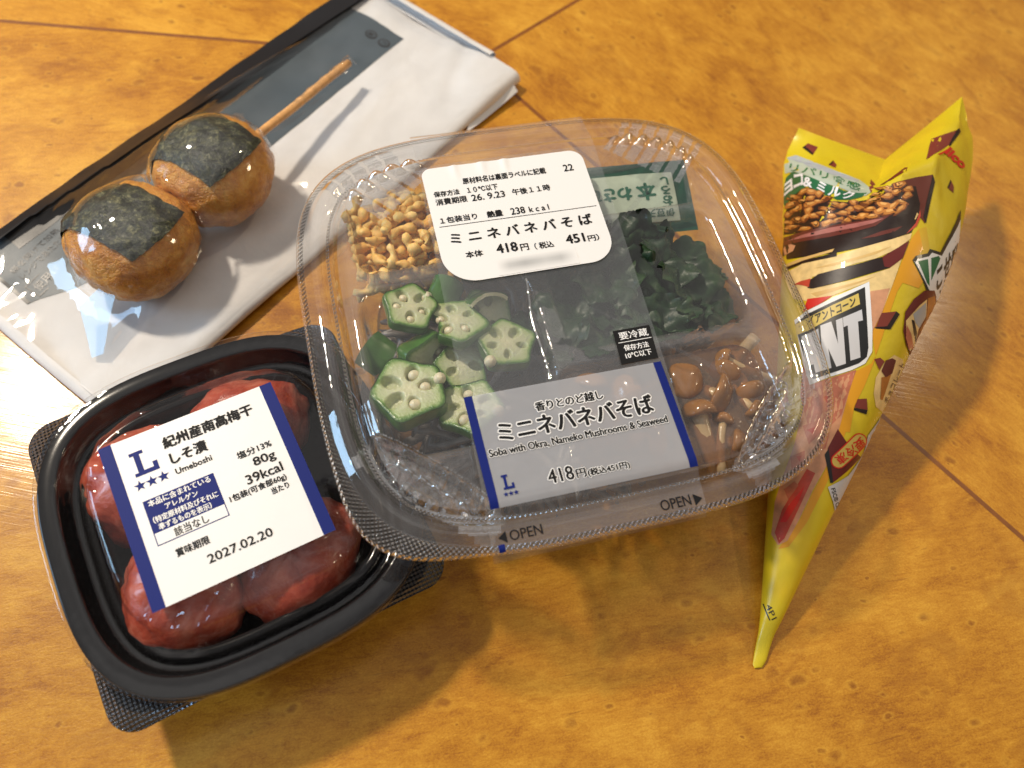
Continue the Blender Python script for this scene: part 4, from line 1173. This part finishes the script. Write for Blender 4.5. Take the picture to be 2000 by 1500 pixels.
def lay(pts, fs, mi, layer, maxe=.22):
    """lay a flat piece of print onto the wrapper: cut it small, then press every point onto the paper"""
    me = bmesh.new()
    vv = [me.verts.new((x, y, 0)) for x, y in pts]
    for f in fs:
        try: me.faces.new([vv[i] for i in f])
        except ValueError: pass
    for _ in range(5):
        es = [e for e in me.edges if e.calc_length() > maxe]
        if not es: break
        bmesh.ops.subdivide_edges(me, edges=es, cuts=1, use_grid_fill=False)
        bmesh.ops.triangulate(me, faces=[f for f in me.faces if len(f.verts) > 3])
    pos = {}
    for v_ in me.verts:
        o_ = E1 * v_.co.x + E2 * v_.co.y - ND * 40
        h, n_, _i, _d = bvh.ray_cast(o_, ND)
        if h is not None:
            if n_.dot(ND) > 0: n_ = -n_
            pos[v_.index if False else v_] = h + n_ * (.004 + .005 * layer)
    idx = {}; P = []; F = []
    for f in me.faces:
        if all(v_ in pos for v_ in f.verts):
            q = [pos[v_] for v_ in f.verts]
            if max((q[0] - q[1]).length, (q[1] - q[2]).length, (q[2] - q[0]).length) > maxe * 9: continue
            t = []
            for v_ in f.verts:
                if v_ not in idx: idx[v_] = len(P); P.append(pos[v_])
                t.append(idx[v_])
            nrm = (q[1] - q[0]).cross(q[2] - q[0])
            F.append(tuple(t) if nrm.dot(ND) < 0 else tuple(t)[::-1])
    me.free()
    mb.add(P, F, mi)
def warpq(quad):
    a, b, c, d = [Vector(p) for p in quad]                    # bl, br, tr, tl
    return lambda u, v: (a.lerp(b, u)).lerp(d.lerp(c, u), v)
PRINT = [
 ('p', 'orange', 1, [(-1.653, 12.043), (-1.692, 12.818), (-1.601, 13.194), (-1.212, 12.69), (-1.338, 12.196), (-0.757, 11.824), (-0.795, 11.592), (-1.343, 11.515), (-1.37, 11.217), (-1.26, 10.454), (-1.136, 9.808), (-1.058, 9.25), (-1.513, 9.84), (-1.493, 10.484)]),
 ('p', 'amber', 1, [(-1.212, 12.69), (-1.601, 13.194), (-1.396, 13.372), (-1.009, 12.789), (-1.034, 12.342), (-1.258, 12.306)]),
 ('p', 'orange', 1, [(-1.058, 9.25), (-1.071, 9.0), (-1.412, 8.561), (-1.147, 7.244), (-1.336, 6.807), (-0.71, 6.962), (-0.948, 7.677), (-0.95, 8.362), (-1.012, 9.027)]),
 ('p', 'orange', 1, [(-0.852, 4.088), (-0.892, 5.03), (-0.848, 6.076), (-1.069, 7.005), (-1.099, 7.575), (-0.849, 7.104), (-0.654, 5.459), (-0.649, 4.196), (-0.788, 3.354), (-0.992, 3.137)]),
 ('p', 'mint', 2, [(-6.168, 13.755), (-6.139, 13.893), (-5.912, 14.05), (-5.302, 14.01), (-4.489, 13.96), (-3.742, 13.963), (-3.383, 13.841), (-3.264, 13.739), (-3.388, 13.52), (-3.877, 13.436), (-4.577, 13.388), (-5.256, 13.367), (-5.686, 13.486), (-5.936, 13.342)]),
 ('p', 'gray', 3, [(-6.121, 13.858), (-5.876, 14.053), (-5.256, 13.981), (-4.445, 13.935), (-3.771, 13.924), (-3.793, 13.84), (-4.436, 13.776), (-5.213, 13.77), (-5.857, 13.856)]),
 ('t', 'リパリ食感', 'dkgreen', 4, [(-5.868, 13.459), (-3.617, 13.565), (-3.661, 13.801), (-5.936, 13.745)], 0.01),
 ('p', 'green', 3, [(-5.47, 12.378), (-5.739, 12.922), (-5.833, 13.21), (-5.748, 13.472), (-5.393, 13.446), (-4.78, 13.387), (-4.076, 13.376), (-3.647, 13.51), (-3.371, 13.648), (-3.465, 13.443), (-3.762, 13.199), (-4.123, 13.023), (-4.319, 12.993), (-4.621, 13.065), (-4.969, 13.058), (-5.233, 12.913), (-5.369, 12.633), (-5.397, 12.301)]),
 ('t', 'ョ', 'white', 5, [(-5.563, 12.623), (-5.45, 12.907), (-5.642, 13.227), (-5.743, 12.998)], 0.035),
 ('t', 'コ', 'white', 5, [(-5.414, 12.935), (-5.245, 13.139), (-5.417, 13.459), (-5.626, 13.365)], 0.035),
 ('t', '&', 'white', 5, [(-5.206, 13.092), (-4.964, 13.119), (-5.086, 13.406), (-5.323, 13.367)], 0.035),
 ('t', 'ミ', 'white', 5, [(-4.798, 13.109), (-4.543, 13.115), (-4.628, 13.387), (-4.861, 13.375)], 0.035),
 ('t', 'ル', 'white', 5, [(-4.419, 13.069), (-4.095, 13.114), (-4.168, 13.408), (-4.46, 13.358)], 0.035),
 ('t', 'ク', 'white', 5, [(-4.027, 13.128), (-3.685, 13.276), (-3.739, 13.504), (-4.045, 13.391)], 0.035),
 ('p', 'chocred', 2, [(-5.838, 14.385), (-5.743, 14.609), (-5.381, 14.609), (-5.412, 14.245)]),
 ('p', 'dark', 3, [(-5.838, 14.385), (-5.787, 14.488), (-5.42, 14.311), (-5.412, 14.245)]),
 ('p', 'chocred', 2, [(-4.81, 14.091), (-4.725, 14.329), (-4.57, 14.211), (-4.575, 14.069)]),
 ('p', 'dark', 3, [(-4.81, 14.091), (-4.725, 14.329), (-4.706, 14.18)]),
 ('p', 'chocred', 2, [(-3.398, 13.833), (-3.395, 14.18), (-3.221, 14.056), (-3.251, 13.705)]),
 ('p', 'chocred', 2, [(-2.221, 15.393), (-2.198, 16.311), (-1.523, 17.052), (-1.643, 16.324)]),
 ('p', 'dark', 3, [(-1.523, 17.052), (-1.459, 17.185), (-1.358, 17.101), (-1.594, 16.282), (-1.643, 16.324)]),
 ('p', 'maroon', 2, [(-3.148, 14.008), (-2.72, 14.837), (-2.671, 14.848), (-2.687, 14.705), (-3.081, 14.053)]),
 ('p', 'choc2', 2, [(-2.823, 14.231), (-2.336, 14.654), (-1.86, 15.005), (-1.485, 13.442), (-1.684, 13.548), (-1.864, 13.835), (-2.232, 14.339)]),
 ('p', 'dark', 3, [(-1.86, 15.005), (-1.694, 14.82), (-1.453, 13.458), (-1.605, 13.587)]),
 ('p', 'chocred', 2, [(-1.178, 14.919), (-1.167, 15.233), (-0.961, 15.084), (-0.891, 14.88)]),
 ('p', 'dark', 3, [(-1.178, 14.919), (-1.167, 15.233), (-1.121, 15.157), (-1.121, 14.951)]),
 ('t', 'lico', 'scarlet', 4, [(-1.704, 15.95), (-0.867, 15.831), (-0.693, 16.175), (-1.575, 16.25)], 0.045),
 ('p', 'scarlet', 4, [(-1.948, 15.721), (-1.728, 16.024), (-1.589, 16.262), (-1.678, 16.01), (-1.848, 15.787)]),
 ('p', 'dark', 3, [(-4.973, 11.402), (-5.27, 12.045), (-5.343, 12.449), (-5.343, 12.721), (-5.156, 12.954), (-4.902, 13.066), (-4.532, 13.023), (-4.282, 12.912), (-3.724, 13.121), (-3.259, 13.439), (-3.074, 13.884), (-2.822, 14.155), (-2.214, 14.387), (-1.87, 13.947), (-1.771, 13.617), (-2.239, 13.38), (-2.609, 13.274), (-2.882, 12.923), (-3.319, 12.611), (-3.979, 12.153), (-4.425, 11.793), (-4.731, 11.54)]),
 ('p', 'dark', 3, [(-4.923, 11.302), (-4.425, 11.793), (-3.979, 12.153), (-3.319, 12.611), (-2.882, 12.923), (-2.609, 13.274), (-1.824, 13.741), (-1.725, 13.414), (-1.768, 12.984), (-2.215, 12.546), (-2.807, 12.003), (-3.473, 11.457), (-4.265, 10.909), (-4.627, 10.628)]),
 ('p', 'choc2', 4, [(-4.931, 11.319), (-4.545, 11.7), (-3.979, 12.153), (-3.319, 12.611), (-2.882, 12.923), (-2.548, 13.21), (-2.792, 12.706), (-3.257, 12.282), (-3.828, 11.825), (-4.409, 11.415), (-4.81, 11.069)]),
 ('p', 'pink', 5, [(-4.8, 11.235), (-4.499, 11.605), (-3.95, 12.09), (-3.349, 12.521), (-2.87, 12.892), (-2.667, 13.024), (-2.879, 12.757), (-3.301, 12.392), (-3.884, 11.95), (-4.454, 11.51)]),
 ('p', 'salmon', 4, [(-4.762, 10.971), (-4.769, 11.169), (-4.535, 11.2), (-4.512, 11.016), (-4.648, 10.786)]),
 ('p', 'red', 4, [(-1.896, 12.867), (-1.764, 13.319), (-1.786, 13.761), (-1.697, 13.579), (-1.695, 13.242)]),
 ('p', 'cream', 5, [(-1.85, 13.388), (-1.855, 13.63), (-1.793, 13.606), (-1.811, 13.415)]),
 ('p', 'choc2', 4, [(-3.011, 12.16), (-2.588, 12.62), (-2.086, 13.048), (-2.224, 12.797), (-2.657, 12.404)]),
 ('p', 'cream2', 4, [(-4.513, 10.498), (-4.25, 10.878), (-3.528, 11.577), (-3.54, 11.461), (-4.142, 10.858), (-4.461, 10.449)]),
 ('p', 'dark', 4, [(-4.464, 10.426), (-4.142, 10.858), (-3.427, 11.498), (-3.379, 11.393), (-4.105, 10.781), (-4.382, 10.416)]),
 ('p', 'cream', 2, [(-4.385, 10.293), (-4.124, 10.752), (-3.393, 11.423), (-2.807, 12.003), (-2.215, 12.546), (-1.746, 12.977), (-1.716, 12.79), (-1.991, 12.294), (-2.381, 11.815), (-2.853, 11.401), (-3.285, 10.927), (-3.686, 10.532), (-4.097, 10.228), (-4.27, 10.123)]),
 ('p', 'cream2', 3, [(-3.795, 10.753), (-3.392, 11.145), (-2.93, 11.559), (-2.472, 12.002), (-2.124, 12.353), (-2.437, 11.929), (-2.895, 11.486), (-3.356, 11.072)]),
 ('p', 'cream', 2, [(-4.435, 10.277), (-3.751, 10.663), (-3.594, 10.149), (-3.201, 10.492), (-2.735, 10.897), (-2.282, 11.341), (-1.89, 11.731), (-1.696, 12.13), (-1.591, 11.359), (-1.493, 10.484), (-1.513, 9.84), (-2.235, 11.113), (-2.751, 10.527), (-3.201, 9.959), (-3.486, 9.798), (-3.845, 9.658), (-4.117, 9.878)]),
 ('p', 'cream2', 3, [(-3.51, 10.046), (-3.059, 10.475), (-2.599, 10.894), (-2.143, 11.338), (-2.438, 10.976), (-2.925, 10.473), (-3.337, 10.031)]),
 ('p', 'salmon', 3, [(-2.077, 10.871), (-1.618, 11.204), (-1.493, 10.484), (-1.487, 10.063), (-1.49, 9.851), (-1.817, 10.396)]),
 ('p', 'dark', 3, [(-3.661, 10.149), (-3.725, 10.377), (-3.59, 10.673), (-3.252, 10.996), (-2.725, 11.48), (-2.236, 11.937), (-1.725, 12.729), (-1.681, 12.173), (-1.897, 11.745), (-2.297, 11.369), (-2.75, 10.925), (-3.208, 10.506), (-3.524, 10.206)]),
 ('p', 'maroon', 4, [(-2.236, 11.937), (-1.725, 12.729), (-1.681, 12.173), (-1.897, 11.745), (-2.052, 11.705)]),
 ('p', 'red', 4, [(-4.051, 10.038), (-3.912, 10.254), (-3.715, 10.457), (-3.637, 10.2), (-3.886, 10.135)]),
 ('p', 'scarlet', 3, [(-3.443, 9.447), (-3.515, 9.856), (-2.958, 10.273), (-3.158, 9.872)]),
 ('p', 'rose', 2, [(-2.758, 8.088), (-2.33, 7.634), (-1.977, 8.057), (-1.482, 8.561), (-1.385, 8.644), (-1.176, 7.298), (-1.336, 6.807), (-1.803, 6.537), (-2.413, 7.213)]),
 ('p', 'white', 4, [(-3.527, 9.089), (-3.392, 9.478), (-2.93, 10.216), (-2.235, 11.113), (-1.519, 9.907), (-1.22, 9.314), (-1.245, 8.919), (-1.496, 8.589), (-1.991, 8.085), (-2.33, 7.634), (-2.758, 8.088)]),
 ('p', 'black', 5, [(-3.456, 8.982), (-3.33, 9.421), (-2.873, 10.101), (-2.272, 10.916), (-1.379, 9.379), (-1.29, 9.107), (-1.415, 8.838), (-2.032, 8.167), (-2.323, 7.818), (-2.804, 8.243)]),
 ('p', 'gold', 6, [(-3.275, 8.72), (-3.444, 8.99), (-3.254, 9.336), (-2.83, 10.015), (-2.348, 10.663), (-2.164, 10.399), (-2.673, 9.703), (-3.046, 9.053)]),
 ('t', 'イアントコーン', 'black', 7, [(-3.109, 9.145), (-2.257, 10.316), (-2.406, 10.543), (-3.256, 9.353)], 0.03),
 ('p', 'silver', 6, [(-3.137, 8.773), (-2.855, 9.202), (-2.18, 8.225), (-2.343, 8.022), (-2.498, 8.216), (-2.568, 8.137), (-2.424, 7.918), (-2.511, 7.808)]),
 ('p', 'silver', 6, [(-2.846, 9.317), (-2.64, 9.569), (-2.182, 9.075), (-2.546, 9.663), (-2.42, 9.813), (-1.736, 8.666), (-1.929, 8.463), (-2.368, 8.83), (-2.035, 8.37), (-2.199, 8.178)]),
 ('p', 'silver', 6, [(-2.415, 9.823), (-2.051, 10.279), (-1.88, 10.01), (-1.986, 9.914), (-1.45, 9.012), (-1.659, 8.803), (-2.191, 9.681), (-2.266, 9.581)]),
 ('p', 'chocred', 3, [(-1.492, 10.449), (-1.12, 10.679), (-1.161, 10.166), (-1.458, 10.007)]),
 ('p', 'dark', 3, [(-1.483, 9.988), (-1.166, 10.174), (-1.03, 10.131), (-1.436, 9.965)]),
 ('p', 'dark', 3, [(-1.12, 10.679), (-0.983, 10.653), (-1.03, 10.131), (-1.166, 10.174)]),
 ('p', 'black', 3, [(-1.382, 12.246), (-1.348, 12.407), (-1.026, 12.653), (-1.016, 12.804), (-0.603, 12.894), (-0.534, 13.358), (-0.375, 14.539), (0.299, 12.896), (0.217, 11.4), (-0.516, 11.644), (-0.757, 11.824)]),
 ('p', 'white', 4, [(-1.286, 12.221), (-1.257, 12.343), (-0.947, 12.582), (-0.894, 12.735), (-0.507, 12.811), (-0.422, 13.338), (-0.257, 14.243), (0.238, 12.942), (0.1, 11.523), (-0.46, 11.705)]),
 ('p', 'green', 5, [(-1.212, 12.292), (-0.944, 12.493), (-0.493, 11.799), (-0.635, 11.844)]),
 ('p', 'green', 5, [(-0.854, 12.572), (-0.628, 12.753), (-0.53, 12.708), (-0.521, 11.966)]),
 ('t', 'こせひ', 'black', 5, [(-0.129, 11.77), (0.202, 12.961), (-0.03, 13.574), (-0.498, 12.339)], 0.04),
 ('p', 'maroon', 5, [(-0.639, 10.239), (-0.864, 10.778), (-0.798, 11.234), (-0.588, 11.613), (-0.24, 11.762), (0.053, 11.58), (0.213, 11.05), (0.192, 10.016), (0.119, 9.654), (-0.307, 9.909)]),
 ('p', 'cream', 6, [(-0.72, 10.558), (-0.526, 11.138), (-0.37, 11.418), (-0.07, 10.95), (-0.143, 10.496), (0.07, 9.967), (-0.074, 9.803), (-0.451, 10.103)]),
 ('p', 'nut', 6, [(-0.35, 11.463), (-0.136, 11.622), (0.098, 11.449), (0.165, 10.799), (0.103, 10.352), (-0.069, 10.483), (-0.013, 10.894)]),
 ('p', 'gray', 7, [(-0.6, 10.822), (-0.352, 11.317), (-0.098, 10.942), (-0.142, 10.532), (-0.388, 10.623)]),
 ('p', 'rose', 7, [(-0.638, 10.452), (-0.357, 10.28), (0.059, 9.9), (-0.145, 9.82), (-0.462, 10.099)]),
 ('p', 'dark', 7, [(-0.568, 10.658), (-0.461, 10.666), (-0.125, 10.359), (0.069, 10.024), (-0.258, 10.316)]),
 ('p', 'cream', 2, [(-0.58, 8.24), (-0.753, 8.688), (-0.722, 9.188), (-0.543, 9.505), (-0.176, 9.493), (0.011, 9.254), (0.03, 8.343), (0.042, 7.82), (-0.314, 7.92)]),
 ('p', 'choc2', 4, [(-0.691, 8.922), (-0.722, 9.257), (-0.56, 9.393), (-0.406, 9.382), (-0.321, 8.992), (-0.462, 8.803)]),
 ('p', 'nut', 4, [(-0.595, 8.753), (-0.339, 8.951), (-0.2, 8.16), (-0.293, 8.167)]),
 ('p', 'chocred', 3, [(-1.057, 9.146), (-0.915, 9.261), (-0.738, 9.216), (-0.769, 8.925)]),
 ('t', 'チョコレート', 'choc', 5, [(0.093, 8.086), (0.038, 9.364), (-0.217, 9.393), (-0.133, 8.142)], 0.01),
 ('p', 'chocred', 3, [(-0.963, 7.909), (-0.715, 8.032), (-0.528, 7.744), (-0.933, 7.649)]),
 ('p', 'dark', 3, [(-0.936, 7.641), (-0.525, 7.739), (-0.493, 7.614), (-0.915, 7.582)]),
 ('p', 'salmon', 2, [(-1.292, 3.331), (-1.036, 3.222), (-0.888, 3.483), (-0.878, 4.138), (-0.919, 5.081), (-0.875, 6.128), (-1.069, 7.005), (-1.404, 8.545), (-1.866, 8.041), (-2.32, 7.433), (-1.919, 5.908), (-1.782, 5.031), (-1.617, 4.165)]),
 ('p', 'red', 3, [(-1.25, 3.454), (-1.032, 3.274), (-0.982, 3.482), (-1.038, 4.691), (-1.079, 5.512), (-1.329, 5.498), (-1.357, 4.815), (-1.375, 4.118)]),
 ('p', 'scarlet', 4, [(-1.269, 3.792), (-1.292, 4.323), (-1.171, 5.069), (-1.11, 4.582), (-1.137, 3.901)]),
 ('p', 'rose', 4, [(-2.072, 7.317), (-1.759, 7.833), (-1.553, 7.81), (-1.569, 7.208), (-1.813, 6.935)]),
 ('p', 'rose', 4, [(-1.969, 6.496), (-1.663, 6.89), (-1.431, 6.691), (-1.593, 6.133)]),
 ('p', 'rose', 4, [(-1.789, 8.017), (-1.503, 7.968), (-1.473, 7.654), (-1.706, 7.729)]),
 ('p', 'rose', 4, [(-1.855, 5.538), (-1.61, 5.92), (-1.429, 5.569), (-1.606, 5.176)]),
 ('p', 'rose', 4, [(-1.452, 6.481), (-1.252, 6.721), (-1.142, 6.257), (-1.318, 6.097)]),
 ('p', 'rose', 4, [(-1.581, 4.64), (-1.459, 5.012), (-1.315, 4.978), (-1.368, 4.469)]),
 ('p', 'red', 5, [(-1.854, 7.514), (-1.755, 7.636), (-1.675, 7.415)]),
 ('p', 'red', 5, [(-1.823, 6.457), (-1.669, 6.654), (-1.626, 6.446)]),
 ('p', 'red', 5, [(-1.72, 5.641), (-1.617, 5.748), (-1.586, 5.566)]),
 ('p', 'maroon', 3, [(-1.09, 6.283), (-1.082, 6.902), (-0.592, 6.629), (0.034, 6.385), (-0.206, 5.948), (-0.512, 5.451), (-0.792, 5.782)]),
 ('p', 'black', 4, [(-1.087, 6.09), (-1.064, 6.296), (-0.488, 5.485), (-0.564, 5.444)]),
 ('p', 'scarlet', 5, [(-0.573, 6.925), (-0.522, 6.996), (-0.44, 7.041), (-0.337, 7.054), (-0.226, 7.03), (-0.121, 6.972), (-0.041, 6.888), (-0.004, 6.796), (-0.026, 6.715), (-0.404, 6.011), (-0.456, 5.943), (-0.535, 5.898), (-0.628, 5.883), (-0.72, 5.898), (-0.799, 5.943), (-0.854, 6.012), (-0.877, 6.094), (-0.866, 6.178)]),
 ('p', 'gold', 6, [(-0.535, 6.911), (-0.492, 6.97), (-0.422, 7.008), (-0.335, 7.019), (-0.242, 6.999), (-0.156, 6.951), (-0.091, 6.882), (-0.064, 6.807), (-0.081, 6.738), (-0.442, 6.026), (-0.486, 5.968), (-0.552, 5.93), (-0.63, 5.917), (-0.708, 5.93), (-0.775, 5.968), (-0.821, 6.026), (-0.841, 6.096), (-0.831, 6.166)]),
 ('t', '要冷凍', 'scarlet', 7, [(-0.361, 6.963), (-0.826, 6.137), (-0.538, 6.011), (0.002, 6.776)], 0.02),
 ('p', 'silver', 4, [(-0.575, 5.313), (-0.117, 5.804), (0.108, 6.494), (-0.109, 7.057), (0.077, 7.652), (0.231, 7.62), (0.119, 6.583), (0.024, 4.71), (-0.208, 4.973)]),
 ('t', 'FSC® C0', 'black', 5, [(-0.472, 5.301), (0.047, 4.768), (0.139, 4.853), (-0.369, 5.372)], 0.01),
 ('t', '4P1', 'black', 3, [(-0.571, 1.612), (-0.271, 1.38), (-0.186, 1.511), (-0.511, 1.759)], 0.0),
 ('p', 'black', 3, [(-0.64, 1.577), (-0.628, 1.613), (-0.31, 1.369), (-0.325, 1.338)])]
for it in PRINT:
    if it[0] == 'p':
        _, m_, ly, pts = it
        tri = tessellate_polygon([[Vector((x, y, 0)) for x, y in pts]])
        lay(pts, [tuple(t) for t in tri], WK.index(m_), ly)
    elif it[0] == 't':
        _, s_, m_, ly, quad, bold = it
        vs2, fs2 = glyphs(s_, bold); wq = warpq(quad)
        lay([tuple(wq(u, v)) for u, v in vs2], fs2, WK.index(m_), ly, .16)
# chopped nuts in the printed picture
random.seed(5)
NUTQ = [(-5.014, 11.544), (-5.241, 12.054), (-5.314, 12.456), (-5.306, 12.713), (-5.148, 12.937), (-4.894, 13.05), (-4.524, 13.008), (-4.268, 12.879), (-3.709, 13.089), (-3.258, 13.393), (-3.056, 13.832), (-2.808, 14.124), (-2.357, 14.35), (-2.177, 14.212), (-2.365, 13.845), (-2.244, 13.565), (-2.623, 13.23), (-2.896, 12.954), (-3.263, 12.713), (-3.994, 12.184), (-4.455, 11.856), (-4.747, 11.572)]
def inside(p, poly):
    c = False; n = len(poly)
    for i in range(n):
        (x0, y0), (x1, y1) = poly[i], poly[i - 1]
        if (y0 > p[1]) != (y1 > p[1]) and p[0] < (x1 - x0) * (p[1] - y0) / (y1 - y0) + x0: c = not c
    return c
nx0, nx1 = min(p[0] for p in NUTQ), max(p[0] for p in NUTQ); ny0, ny1 = min(p[1] for p in NUTQ), max(p[1] for p in NUTQ)
done_ = []; tries = 0
while len(done_) < 95 and tries < 6000:
    tries += 1
    p = (random.uniform(nx0, nx1), random.uniform(ny0, ny1))
    if not inside(p, NUTQ) or any(math.hypot(p[0] - q[0], p[1] - q[1]) < .21 for q in done_): continue
    done_.append(p); a = random.uniform(.2, 1.2); ra, rb = random.uniform(.14, .27), random.uniform(.08, .13)
    def blob(k_, dx=0, dy=0):
        return [(p[0] + dx + k_ * (ra * cos(t) * cos(a) - rb * sin(t) * sin(a)) * (1 + .25 * sin(3 * t + p[0] * 9)), p[1] + dy + k_ * (ra * cos(t) * sin(a) + rb * sin(t) * cos(a)) * (1 + .25 * cos(2 * t + p[1] * 7))) for t in [2 * pi * k / 12 for k in range(12)]]
    for m_, ly, bl_ in (('nut3', 4, blob(1.0)), ('nut', 5, blob(.78, -.01, .015)), ('nut2', 6, blob(.40, -.02, .035))):
        tri = tessellate_polygon([[Vector((x, y, 0)) for x, y in bl_]])
        lay(bl_, [tuple(t) for t in tri], WK.index(m_), ly, .3)
mb.build('printed_wrapper', [WM[k_] for k_ in WK], cone, sharp=38)
